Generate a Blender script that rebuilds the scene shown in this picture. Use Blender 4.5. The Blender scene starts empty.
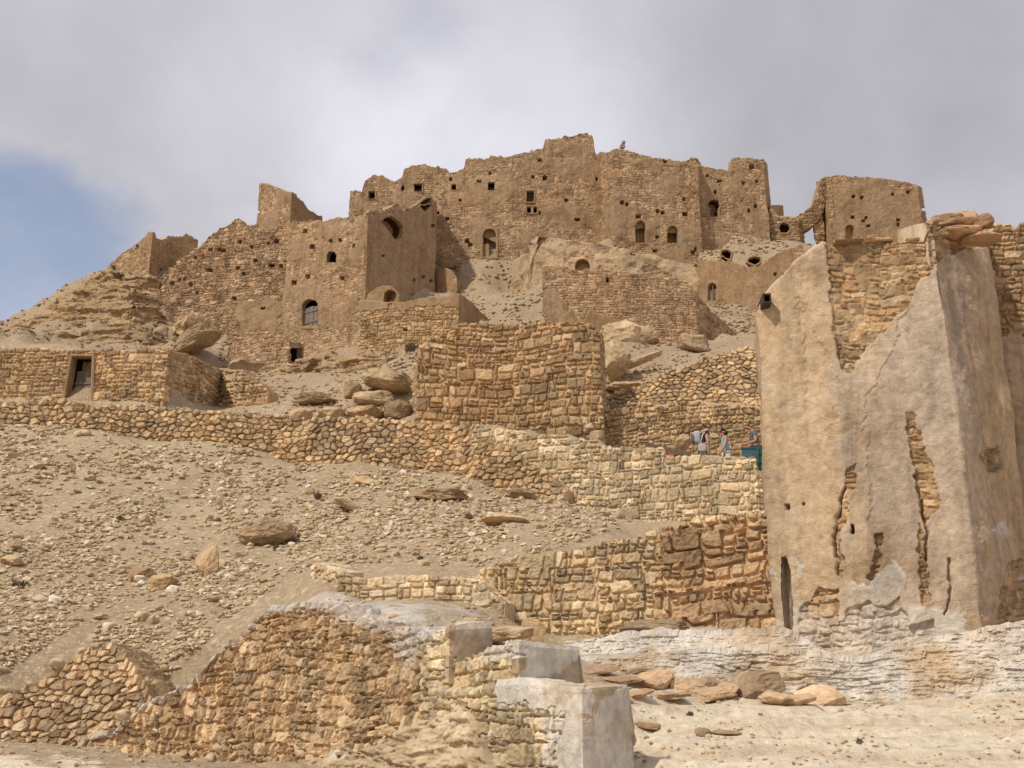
import bpy, math, random
import numpy as np
np.seterr(over='ignore')
from mathutils import Vector

# ------------------------------------------------------------------ camera model
F = 1100.0
TH = math.atan((700 - 384) / F)
CZ = 1.7
CT, ST = math.cos(TH), math.sin(TH)
SC = bpy.context.scene
COL = SC.collection


def T(py):
    cy = (384.0 - np.asarray(py, float)) / F
    return (ST + cy * CT) / (CT - cy * ST)


def zat(py, d):
    return CZ + d * T(py)


def xat(px, py, d):
    z = zat(py, d)
    return (px - 512.0) / F * (d * CT + (z - CZ) * ST)


def project(X, Y, Z):
    dep = np.maximum(Y * CT + (Z - CZ) * ST, 0.05)
    up = -Y * ST + (Z - CZ) * CT
    return 512 + F * X / dep, 384 - F * up / dep


# ------------------------------------------------------------------ noise
def _hash(ix, iy, iz, seed):
    h = (ix.astype(np.uint32) * np.uint32(374761393) + iy.astype(np.uint32) * np.uint32(668265263)
         + iz.astype(np.uint32) * np.uint32(3266489917) + np.uint32((seed * 2246822519 + 12345) & 0xffffffff))
    h = (h ^ (h >> np.uint32(13))) * np.uint32(1274126177)
    h = (h ^ (h >> np.uint32(15))) * np.uint32(2246822519)
    return ((h ^ (h >> np.uint32(16))).astype(np.float64)) / 4294967295.0


def vnoise(x, y, z=None, seed=0):
    x = np.asarray(x, float); y = np.asarray(y, float)
    z = np.zeros_like(x) if z is None else np.asarray(z, float)
    x, y, z = np.broadcast_arrays(x, y, z)
    fx, fy, fz = np.floor(x), np.floor(y), np.floor(z)
    ix, iy, iz = fx.astype(np.int64), fy.astype(np.int64), fz.astype(np.int64)
    tx, ty, tz = x - fx, y - fy, z - fz
    tx = tx * tx * (3 - 2 * tx); ty = ty * ty * (3 - 2 * ty); tz = tz * tz * (3 - 2 * tz)
    r = 0
    for dz in (0, 1):
        wz = tz if dz else 1 - tz
        for dy in (0, 1):
            wy = ty if dy else 1 - ty
            for dx in (0, 1):
                wx = tx if dx else 1 - tx
                r = r + wx * wy * wz * _hash(ix + dx, iy + dy, iz + dz, seed)
    return r * 2 - 1


def fbm(x, y, z=None, seed=0, oct=4, gain=.5):
    r, a, f, t = 0, 1.0, 1.0, 0.0
    for o in range(oct):
        r = r + a * vnoise(np.asarray(x) * f, np.asarray(y) * f, None if z is None else np.asarray(z) * f, seed + o * 17)
        t += a; a *= gain; f *= 2.03
    return r / t


def sstep(a, b, x):
    t = np.clip((x - a) / (b - a), 0, 1)
    return t * t * (3 - 2 * t)


def inpoly(px, py, poly):
    r = np.zeros(px.shape, bool)
    n = len(poly)
    for i in range(n):
        x0, y0 = poly[i]; x1, y1 = poly[(i + 1) % n]
        if y0 == y1:
            continue
        c = (y0 > py) != (y1 > py)
        r ^= c & (px < (x1 - x0) * (py - y0) / (y1 - y0) + x0)
    return r


# ------------------------------------------------------------------ mesh helper
def empty(name, loc):
    o = bpy.data.objects.new(name, None)
    COL.objects.link(o)
    o.location = Vector([float(a) for a in loc])
    o.empty_display_size = .3
    return o


def tag(o, label, cat, group=None, kind=None):
    o['label'] = label; o['category'] = cat
    o['kind'] = kind or 'thing'
    if group:
        o['group'] = group
    return o


def mk(name, V, faces, mats, parent=None, loc=None, smooth=True, attr=None, midx=None):
    """faces: list of int arrays (M,k) or list of tuples; V in world coordinates."""
    V = np.asarray(V, float)
    if parent is not None:
        org = np.array(parent['_loc']) if '_loc' in parent else np.array(parent.location)
    else:
        org = np.array(loc if loc is not None else (V[:, 0].mean(), V[:, 1].mean(), V[:, 2].min()))
    me = bpy.data.meshes.new(name)
    flat, starts, tot = [], [], 0
    for f in faces:
        f = np.asarray(f)
        if f.ndim == 1:
            f = f[None, :]
        if len(f) == 0:
            continue
        flat.append(f.ravel())
        starts.append(tot + np.arange(len(f)) * f.shape[1])
        tot += f.size
    flat = np.concatenate(flat).astype(np.int32); starts = np.concatenate(starts).astype(np.int32)
    me.vertices.add(len(V)); me.vertices.foreach_set('co', (V - org).astype(np.float32).ravel())
    me.loops.add(len(flat)); me.loops.foreach_set('vertex_index', flat)
    me.polygons.add(len(starts)); me.polygons.foreach_set('loop_start', starts)
    if midx is not None:
        me.polygons.foreach_set('material_index', np.asarray(midx, np.int32))
    me.update(calc_edges=True)
    me.polygons.foreach_set('use_smooth', np.full(len(starts), smooth, bool))
    if attr is not None:
        a = me.attributes.new('tint', 'FLOAT_COLOR', 'POINT')
        a.data.foreach_set('color', np.asarray(attr, np.float32).ravel())
    for m in (mats if isinstance(mats, (list, tuple)) else [mats]):
        me.materials.append(m)
    me.validate()
    o = bpy.data.objects.new(name, me)
    COL.objects.link(o)
    if parent is not None:
        o.parent = parent
        pl = np.array(parent['_loc']) if '_loc' in parent else np.array(parent.location)
        if parent.parent is not None:
            pass
    else:
        o.location = Vector([float(a) for a in org])
    return o


# ------------------------------------------------------------------ masonry pattern
def masonry(u, v, w, h, seed, gap=.018, slant=.22, warp=.28, split=.25, pw=5.):
    """coursed rubble laid in short broken courses: relief 0..1 and two random numbers per stone"""
    shp = u.shape
    u = u.ravel(); v = v.ravel()
    rng = np.random.default_rng(seed)
    u2 = u + warp * h * .45 * vnoise(u / (h * 1.1), v / (h * 1.1), seed=seed + 1) + warp * h * .2 * vnoise(u / (h * .4), v / (h * .4), seed=seed + 5)
    v2 = v + .9 * h * vnoise(u / (h * 13), v / (h * 30), seed=seed + 2) + warp * h * .8 * vnoise(u / (h * 3.0), v / (h * 4), seed=seed + 3) + warp * h * .3 * vnoise(u / (h * .9), v / (h * .9), seed=seed + 6)
    # panels of a few stones, staggered from course to course, break the courses up
    P = pw * h
    slab = np.floor(v2 / (2.3 * h)).astype(np.int64)
    zz = np.zeros(slab.shape, np.int64)
    stag = P * _hash(slab, zz, zz, seed + 71)
    pi = np.floor((u2 + stag) / P)
    plo = pi * P - stag; phi_ = plo + P
    pid = (pi - pi.min()).astype(np.int64)
    npan = int(pid.max()) + 1
    lo_v, hi_v = v2.min() - h, v2.max() + h
    nr = int((hi_v - lo_v) / h * 1.7) + 4
    hs = np.clip(h * np.exp(rng.normal(0, .33, (npan, nr))), h * .5, h * 1.9)
    er = lo_v - h * rng.uniform(.3, 1.5, (npan, 1)) + np.concatenate([np.zeros((npan, 1)), np.cumsum(hs, axis=1)], axis=1)
    BV = (hi_v - lo_v) * 6 + 50
    er = np.minimum(er, lo_v + BV * .8)
    allV = (er + np.arange(npan)[:, None] * BV).ravel()
    rk = np.clip(np.searchsorted(allV, pid * BV + v2) - 1, 0, len(allV) - 2)
    r = np.clip(rk - pid * (nr + 1), 0, nr - 1)
    vlo, vhi = er[pid, r], er[pid, r + 1]
    row = pid * nr + r
    nw = int(P / (w * .45)) + 8
    hrow = hs.ravel()
    asp = np.clip(w / h * np.exp(rng.normal(0, .42, (npan * nr, nw))), .45, 2.3)
    ws = asp * (hrow[:, None] ** .7 * h ** .3)
    ed = np.concatenate([np.zeros((npan * nr, 1)), np.cumsum(ws, axis=1)], axis=1) - rng.uniform(0, w, (npan * nr, 1)) - w
    BU = P * 8 + 50
    ul = u2 - plo
    # stagger differs per slab, so local u may start anywhere in the panel
    ed = np.minimum(ed, BU * .8)
    allE = (ed + np.arange(npan * nr)[:, None] * BU).ravel()
    k = np.clip(np.searchsorted(allE, row * BU + ul) - 1, 0, len(allE) - 2)
    ulo = allE[k] - row * BU + plo; uhi = allE[k + 1] - row * BU + plo
    # slivers at the panel edges are absorbed, the rest is cut there
    ulo = np.maximum(ulo, plo); uhi = np.minimum(uhi, phi_)
    R1 = rng.random(len(allE)); R2 = rng.random(len(allE)); R3 = rng.random(len(allE)); R4 = rng.random(len(allE)); R5 = rng.random(len(allE))
    asp_ = (uhi - ulo) / (vhi - vlo)
    m1 = (R3[k] < split) & (asp_ > .7) & (asp_ < 1.4)
    m2 = (R3[k] > .3) & (asp_ > 1.75) & (R3[k] < .75)
    cut = vlo + (vhi - vlo) * (.34 + .32 * R4[k])
    upper = m1 & (v2 > cut)
    vlo = np.where(upper, cut, vlo); vhi = np.where(m1 & ~upper, cut, vhi)
    ucut = ulo + (uhi - ulo) * (.32 + .36 * R5[k])
    rt = m2 & (u2 > ucut)
    ulo2 = np.where(rt, ucut, ulo); uhi = np.where(m2 & ~rt, ucut, uhi); ulo = ulo2
    sid = upper * 1 + rt * 2
    q1 = (R1[k] + sid * .37) % 1.0; q2 = (R2[k] + sid * .61) % 1.0; q3 = (R5[k] + sid * .23) % 1.0
    W, H = uhi - ulo, vhi - vlo
    x = u2 - (ulo + uhi) / 2; y = v2 - (vlo + vhi) / 2
    x0 = x.copy()
    x = x + y * (q3 - .5) * 2 * slant
    y = y + x0 * (q1 - .5) * slant
    g = gap * (.5 + 1.0 * q2)
    rad = np.minimum(W, H) * (.06 + .22 * q3)
    qx = np.abs(x) - (W / 2 - g - rad); qy = np.abs(y) - (H / 2 - g - rad)
    sd = np.hypot(np.maximum(qx, 0), np.maximum(qy, 0)) + np.minimum(np.maximum(qx, qy), 0) - rad
    bev = np.minimum(np.minimum(W, H) * .15, h * .12)
    hg = np.clip(-sd / bev, 0, 1) ** .7
    # a broken face: two planes meeting on a random ridge
    an = q1 * 6.283; e1 = x / np.maximum(W, .01) * np.cos(an) + y / np.maximum(H, .01) * np.sin(an)
    an2 = q2 * 6.283; e2 = x / np.maximum(W, .01) * np.cos(an2) + y / np.maximum(H, .01) * np.sin(an2)
    facet = np.minimum(.55 * e1 + .1, .6 * e2 + .12 * q3)
    face = .14 * vnoise(u / (h * .42), v / (h * .42), seed=seed + 8) + .10 * vnoise(u / (h * .18), v / (h * .18), seed=seed + 9)
    rel = hg * (.52 + .52 * q3 + .62 * facet + 1.25 * face)
    return rel.reshape(shp), q1.reshape(shp), q2.reshape(shp), hg.reshape(shp)


def rubble_cells(u, v, w, h, seed, gap=.06, jit=.8, warp=.25, **_):
    """random rubble: rounded polygonal stones of unequal size; same outputs as masonry()"""
    shp = u.shape
    u = u.ravel(); v = v.ravel()
    u = u + warp * h * .5 * vnoise(u / (h * 1.3), v / (h * 1.3), seed=seed + 1)
    v = v + 1.2 * h * vnoise(u / (h * 11), v / (h * 26), seed=seed + 2) + warp * h * .7 * vnoise(u / (h * 2.2), v / (h * 2.2), seed=seed + 3)
    a, b = u / w, v / h
    j0 = np.floor(b).astype(np.int64)
    F1 = np.full(u.shape, 9.); F2 = np.full(u.shape, 9.)
    bi = np.zeros(u.shape, np.int64); bj = np.zeros(u.shape, np.int64); bx = np.zeros(u.shape); by = np.zeros(u.shape)
    z0 = np.zeros(u.shape, np.int64)
    for dj in (-1, 0, 1):
        j = j0 + dj
        off = (j % 2) * .5
        i0 = np.floor(a - off).astype(np.int64)
        for di in (-1, 0, 1):
            i = i0 + di
            r1 = _hash(i, j, z0, seed); r2 = _hash(i, j, z0 + 1, seed); r3 = _hash(i, j, z0 + 2, seed); r4 = _hash(i, j, z0 + 3, seed)
            x = a - (i + off + .5 + (r1 - .5) * jit); y = b - (j + .5 + (r2 - .5) * jit * .75)
            sh = (r4 - .5) * .5
            xx = x + y * sh; yy = y + x * sh * .5
            d = (np.abs(xx) ** 2.6 + np.abs(yy * 1.08) ** 2.6) ** (1 / 2.6) * (1.28 - .5 * r3)
            m = d < F1
            F2 = np.where(m, F1, np.minimum(F2, d))
            F1 = np.where(m, d, F1); bi = np.where(m, i, bi); bj = np.where(m, j, bj); bx = np.where(m, x, bx); by = np.where(m, y, by)
    q1 = _hash(bi, bj, z0 + 5, seed); q2 = _hash(bi, bj, z0 + 6, seed); q3 = _hash(bi, bj, z0 + 7, seed)
    e = (F2 - F1)
    hg = np.clip((e - gap * (.5 + q2)) / .24, 0, 1)
    hg = (1 - (1 - hg) ** 2) ** .8
    tilt = bx * (q2 - .5) * 1.6 + by * (q1 - .35) * 1.4
    face = .16 * vnoise(u / (h * .45), v / (h * .45), seed=seed + 8) + .10 * vnoise(u / (h * .2), v / (h * .2), seed=seed + 9)
    rel = hg * (.5 + .5 * q3 + .40 * tilt + face)
    return rel.reshape(shp), q1.reshape(shp), q2.reshape(shp), hg.reshape(shp)


# ------------------------------------------------------------------ walls
CON = []          # terrain constraints (x, y, z, weight)


class Wall:
    pass


def rect(x0, y0, x1, y1):
    return [(x0, y1), (x1, y1), (x1, y0), (x0, y0)]


def arch(x0, y0, x1, y1, n=8):
    r = (x1 - x0) / 2; cx = (x0 + x1) / 2; k = min(r, (y1 - y0) * .45)
    return [(x0, y1), (x1, y1)] + [(cx + r * math.cos(a), y0 + k - k * math.sin(a)) for a in np.linspace(0, math.pi, n)]


def build_wall(name, label, cat, nodes, top, base, st, thick=.8, batter=0., back=.9, ragged=.12, rcell=.3, plaster=(), bare=(), white=(),
               holes=(), nrand=0, windows=(), group=None, seed=1, ground=True, res=.9, bury=.5, wtop=0., parts=False, fall=None, single=True,
               parent=None, part='wall', backz=None, cool=(), warm=(), recess=0., grooves=(), coolrec=0., gpx=None):
    """nodes: (px, distance) along the outer face, traced from one end to the other; top/base: pixel profiles."""
    S = STYLES[st]
    tpx, tpy = np.array(top, float).T
    bpx, bpy_ = np.array(base, float).T
    P = []
    for px, d in nodes:
        ref = .5 * (np.interp(px, tpx, tpy) + np.interp(px, bpx, bpy_))
        P.append((xat(px, ref, d), d))
    P = np.array(P, float)
    cols, nrm, fac, S_s, seg_id = [], [], [], [], []
    seglen = np.hypot(*(P[1:] - P[:-1]).T)
    segn = []
    for i in range(len(P) - 1):
        t = (P[i + 1] - P[i]) / seglen[i]
        segn.append(np.array([t[1], -t[0]]))
    acc = 0
    for i in range(len(P) - 1):
        mid = (P[i] + P[i + 1]) / 2
        facing = np.dot(segn[i], -mid) > 0
        step = res * mid[1] / F * (1 if facing else 4)
        # oblique faces need fewer columns
        ob = abs(np.dot(segn[i], -mid)) / np.hypot(*mid)
        step /= max(ob, .35)
        step = max(step, .012)
        n = max(2, int(math.ceil(seglen[i] / step)))
        ts = np.arange(n) / n if i < len(P) - 2 else np.arange(n + 1) / n
        for tt in ts:
            cols.append(P[i] + (P[i + 1] - P[i]) * tt)
            if tt == 0 and i > 0:
                m = segn[i] + segn[i - 1]; m /= max(np.hypot(*m), 1e-6)
                m = m / max(np.dot(m, segn[i]), .75)
            else:
                m = segn[i]
            nrm.append(m); fac.append(facing); S_s.append(acc + seglen[i] * tt)
        acc += seglen[i]
    corners = []
    ac = 0
    for i in range(1, len(segn)):
        ac += seglen[i - 1]
        cr = segn[i - 1][0] * segn[i][1] - segn[i - 1][1] * segn[i][0]
        th_ = math.acos(max(-1, min(1, float(np.dot(segn[i - 1], segn[i])))))
        if cr > 0 and th_ > .5:
            corners.append((ac, 1 / math.tan(th_ / 2)))
    C = np.array(cols); N = np.array(nrm); fac = np.array(fac); s = np.array(S_s)
    ac = 0
    for i in range(1, len(segn)):
        ac += seglen[i - 1]
        th_ = math.acos(max(-1, min(1, float(np.dot(segn[i - 1], segn[i])))))
        if .02 < th_ <= .5:
            L = min(2.5, .48 * min(seglen[i - 1], seglen[i]))
            t_ = np.clip((s - (ac - L)) / (2 * L), 0, 1)
            m_ = (t_ > 0) & (t_ < 1)
            nb_ = segn[i - 1] * (1 - t_[:, None]) + segn[i] * t_[:, None]
            nb_ /= np.hypot(nb_[:, 0], nb_[:, 1])[:, None]
            N[m_] = nb_[m_]
    X, Y = C.T
    nc = len(C)
    thk = np.full(nc, float(thick))
    for sc_, kk in corners:
        thk = np.minimum(thk, np.maximum(np.abs(s - sc_) * kk * .92, .01))

    def prof(ppx, ppy):
        Z = zat(np.interp(np.linspace(0, 1, nc), [0, 1], [ppy.mean(), ppy.mean()]), Y)
        for _ in range(5):
            px, _py = project(X, Y, Z)
            Z = zat(np.interp(px, ppx, ppy), Y)
        return Z
    zt = prof(tpx, tpy); zb = prof(bpx, bpy_)
    if (~fac).any():
        zt[~fac] = np.minimum(zt[~fac], zt[fac].min() - .15)
        zb[~fac] = np.minimum(zb[~fac], zb[fac].min())
    if ragged:
        r = (_hash(np.floor(s / rcell + .3).astype(np.int64), np.zeros(nc, np.int64), np.zeros(nc, np.int64), seed) - .5) * 1.2
        r += (_hash(np.floor(s / (rcell * .45)).astype(np.int64), np.ones(nc, np.int64), np.zeros(nc, np.int64), seed) - .5) * .8
        r += vnoise(s / (rcell * 3.3), s * 0, seed=seed + 3)
        zt = zt + ragged * r * .6
    zt = np.maximum(zt, zb + .08)
    zb2 = zb - bury
    dm = np.median(Y[fac]) if fac.any() else np.median(Y)
    vstep = max(res * dm / F, .012)
    nf = max(4, int(math.ceil((zt - zb2)[fac].max() / vstep)))
    nt = int(np.clip(math.ceil(thick / (vstep * 2.5)), 3, 9))
    nb = 3
    tf = np.linspace(0, 1, nf + 1)
    rows_z, rows_off, rows_v, dirn, dirz = [], [], [], [], []
    hgt = (zt - zb2)
    for t in tf:
        z = zb2 + hgt * t
        rows_z.append(z); rows_off.append(-batter * (z - zb)); rows_v.append(z)
        dirn.append(1.0 if t < 1 else .7); dirz.append(0.0 if t < 1 else .7)
    for i in range(1, nt + 1):
        t = i / nt
        rows_z.append(zt + 0 * t); rows_off.append(-batter * (zt - zb) - thk * t); rows_v.append(zt + thick * t)
        dirn.append(0 if i < nt else -.7); dirz.append(.7)
    for i in range(1, nb + 1):
        t = i / nb
        rows_z.append(zt - hgt * t); rows_off.append(-batter * (zt - zb) - thk); rows_v.append(zt + thick + hgt * t)
        dirn.append(-1); dirz.append(0)
    Zg = np.array(rows_z); Og = np.array(rows_off); Vg = np.array(rows_v)
    Ug = np.broadcast_to(s, Zg.shape)
    Xg = X + N[:, 0] * Og; Yg = Y + N[:, 1] * Og
    PX, PY = project(Xg, Yg, Zg)
    front = np.zeros(Zg.shape, bool); front[:nf + nt] = True
    front &= fac[None, :]
    # --- surface
    w, h, D = S['w'], S['h'], S['D']
    if S.get('cells'):
        rel, q1, q2, hg = rubble_cells(Ug, Vg, w, h, seed * 7 + 3, gap=S['cells'], warp=S.get('warp', .28))
    else:
        rel, q1, q2, hg = masonry(Ug, Vg, w, h, seed * 7 + 3, gap=S.get('gap', .018), slant=S.get('slant', .22), warp=S.get('warp', .28), split=S.get('split', .25), pw=S.get('pw', 5.))
    n1 = fbm(Ug / 1.9, Vg / 1.9, seed=seed + 11, oct=4)
    n2 = fbm(Ug / .35, Vg / .35, seed=seed + 21, oct=4)
    pl = sstep(-.12, .12, n1 + .45 * n2 + S.get('pl', -2.0))
    wx = 5 * vnoise(Ug / (.004 * dm * 3), Vg / (.004 * dm * 3), seed=seed + 31) + 3 * vnoise(Ug / (.0012 * dm * 3), Vg / (.0012 * dm * 3), seed=seed + 32)
    wy = 5 * vnoise(Ug / (.004 * dm * 3), Vg / (.004 * dm * 3), seed=seed + 33) + 3 * vnoise(Ug / (.0012 * dm * 3), Vg / (.0012 * dm * 3), seed=seed + 34)
    for poly in plaster:
        pl = np.where(inpoly(PX + wx, PY + wy, poly) & front, 1.0, pl)
    dent = np.zeros_like(pl)
    for poly in bare:
        m_ = inpoly(PX + wx * .6, PY + wy * .6, poly) & front
        pl = np.where(m_, 0.0, pl); dent = np.where(m_, recess, dent)
    tone = np.full(pl.shape, .5)
    for poly in cool:
        m_ = inpoly(PX + .9 * wx, PY + .9 * wy, poly) & front
        tone = np.where(m_, 1.0, tone); dent = np.where(m_ & (dent == 0), coolrec, dent)
    for poly in warm:
        tone = np.where(inpoly(PX + 2 * wx, PY + 2 * wy, poly) & front, 0.0, tone)
    wh = np.zeros_like(pl)
    wn = fbm(Ug / .5, Vg / .5, seed=seed + 41, oct=4)
    for poly in white:
        wh = np.where(inpoly(PX + wx, PY + wy, poly) & front, np.clip(.62 + 2.2 * wn, 0, 1), wh)
    if wtop:
        wh = np.maximum(wh, sstep(wtop, wtop * .4, (zt[None, :] - Vg) + .5 * wtop * wn) * np.clip(.75 + wn, 0, 1))
    pth = S.get('pth', .9)
    lump = fbm(Ug / .9, Vg / .9, seed=seed + 51, oct=5)
    disp = rel * D * (1 - pl) + pl * (D * pth + S.get('lump', .05) * lump)
    if S.get('mortar'):
        disp = np.maximum(disp, D * S['mortar'] + .35 * D * n2 + .02 * lump)
    disp = disp + S.get('big', .03) * n1 * 1.5
    disp = disp + wh * D * .12 - dent + S.get('fine', 0.) * n2
    for gw, gd, gl in grooves:
        dist = np.full(PX.shape, 1e9)
        qx_, qy_ = PX + wx * .45, PY + wy * .3
        for (x0, y0), (x1, y1) in zip(gl[:-1], gl[1:]):
            L2 = (x1 - x0) ** 2 + (y1 - y0) ** 2
            t_ = np.clip(((qx_ - x0) * (x1 - x0) + (qy_ - y0) * (y1 - y0)) / L2, 0, 1)
            dist = np.minimum(dist, np.hypot(qx_ - x0 - t_ * (x1 - x0), qy_ - y0 - t_ * (y1 - y0)))
        disp = np.where(front, disp - gd * sstep(gw, gw * .3, dist), disp)
    if S.get('strata'):
        st_ = S['strata']
        for o_, (lay_h, am) in enumerate(((st_, .42), (st_ * .37, .2), (st_ * .15, .10))):
            lay = Vg / lay_h + .9 * fbm(Ug / (lay_h * 7), Vg / (lay_h * 12), seed=seed + 61 + o_, oct=3)
            li = np.floor(lay); lf = lay - li
            blk = np.floor(Ug / (lay_h * 4.5) + 3 * vnoise(li, li * 0, seed=4) + .5 * vnoise(Ug / lay_h, Vg / lay_h, seed=6)).astype(np.int64)
            rr_ = _hash(li.astype(np.int64), blk, li.astype(np.int64) * 0, seed + o_)
            disp = disp + am * st_ * (rr_ - .5) * 1.6 * sstep(0, .14, lf) * sstep(1.0, .9, lf) + .12 * st_ * am * lump
    # --- small holes pushed into the wall
    rng = random.Random(seed)
    hl = list(holes)
    if nrand:
        fx = PX[:nf][front[:nf]]; fy = PY[:nf][front[:nf]]
        for _ in range(nrand):
            j = rng.randrange(len(fx)); hl.append((fx[j], fy[j], rng.uniform(2.2, 4.2), rng.uniform(2.4, 4.2)))
    for hx, hy, hw, hh in hl:
        m = (np.abs(PX - hx) < hw / 2) & (np.abs(PY - hy) < hh / 2) & front
        m[nf - 1:] = False
        disp = np.where(m, -min(.55, thick * .6), disp)
    dn = np.array(dirn)[:, None]; dz = np.array(dirz)[:, None]
    Xg = Xg + N[:, 0] * disp * dn; Yg = Yg + N[:, 1] * disp * dn
    Zg = Zg + disp * dz * .8
    V = np.stack([Xg, Yg, Zg], axis=-1).reshape(-1, 3)
    A = np.stack([q1, pl, np.where(pl > .5, tone, q2), wh], axis=-1).reshape(-1, 4)
    nr_ = Zg.shape[0]
    idx = np.arange(nr_ * nc).reshape(nr_, nc)
    Q = np.stack([idx[:-1, :-1], idx[:-1, 1:], idx[1:, 1:], idx[1:, :-1]], axis=-1)
    keep = np.ones(Q.shape[:2], bool)
    # --- windows
    def to_sz(px, py):
        z = zat(py, Y)
        for _ in range(2):
            pxc, _ = project(X + N[:, 0] * (-batter) * (z - zb), Y + N[:, 1] * (-batter) * (z - zb), z)
        e = np.where(fac, np.abs(pxc - px), 1e9)
        j = int(np.argmin(e))
        ds = 0
        if 0 < j < nc - 1 and fac[j + 1]:
            g = (pxc[j + 1] - pxc[j]) / max(s[j + 1] - s[j], 1e-6)
            if abs(g) > 1e-6:
                ds = np.clip((px - pxc[j]) / g, -(s[j] - s[j - 1]), s[j + 1] - s[j])
        return s[j] + ds, float(z[j])
    qs = (Ug[:-1, :-1] + Ug[1:, 1:]) / 2; qz = (Vg[:-1, :-1] + Vg[1:, 1:]) / 2
    wins = []
    for wdef in windows:
        poly = [to_sz(a, b) for a, b in wdef['poly']]
        keep[:nf - 1] &= ~inpoly(qs, qz, poly)[:nf - 1]
        wins.append((wdef, poly))
    faces = [Q[keep], np.stack([idx[-1, :-1], idx[-1, 1:], idx[0, 1:], idx[0, :-1]], axis=-1)]
    faces.append(idx[:, 0][::-1]); faces.append(idx[:, -1])
    loc = (float(X.mean()), float(Y.mean()), float(zb.min()))
    isroot = parent is None
    if parent is None and (windows or parts):
        parent = empty(name, loc); tag(parent, label, cat, group)
    mat = M[S['mat']]
    if parent is not None:
        o = mk(part, V, faces, mat, parent, attr=A, smooth=S.get('smooth', True))
        root = parent
    else:
        o = root = mk(name, V, faces, mat, None, loc=loc, attr=A, smooth=S.get('smooth', True))
        tag(o, label, cat, group)
    W = Wall(); W.root = root; W.s = s; W.X = X; W.Y = Y; W.N = N; W.zt = zt; W.zb = zb; W.D = D; W.fac = fac; W.batter = batter; W.to_sz = to_sz; W.mesh = o

    def pos(ss, z, off):
        n = np.array([np.interp(ss, s, N[:, 0]), np.interp(ss, s, N[:, 1])])
        zz = np.interp(ss, s, zb)
        c = np.array([np.interp(ss, s, X), np.interp(ss, s, Y)]) + n * (off - batter * (z - zz))
        return (c[0], c[1], z)
    W.pos = pos
    for wdef, poly in wins:
        add_window(W, root, wdef, poly, mat)
    # --- ground it
    if ground:
        gap_ = .45 if dm < 20 else 1.1 if dm < 40 else 2.4
        last = -1e9
        for j in range(nc):
            if s[j] - last < gap_ and j != nc - 1:
                continue
            last = s[j]
            if not fac[j]:
                continue
            if gpx is not None and not gpx[0] <= float(project(X[j], Y[j], zb[j])[0]) <= gpx[1]:
                continue
            f_ = C[j] + N[j] * .3
            CON.append((f_[0], f_[1], zb[j], 0))
            if N[j][1] < -.45:
                i_ = C[j] - N[j] * min(.3, thick * .3)
                CON.append((i_[0], i_[1], zb[j], 0))
                b_ = C[j] - N[j] * (thick + batter * (zt[j] - zb[j]) + .35)
                CON.append((b_[0], b_[1], zb[j] + back * (zt[j] - zb[j]) if backz is None else backz, 0))
    return W


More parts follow.
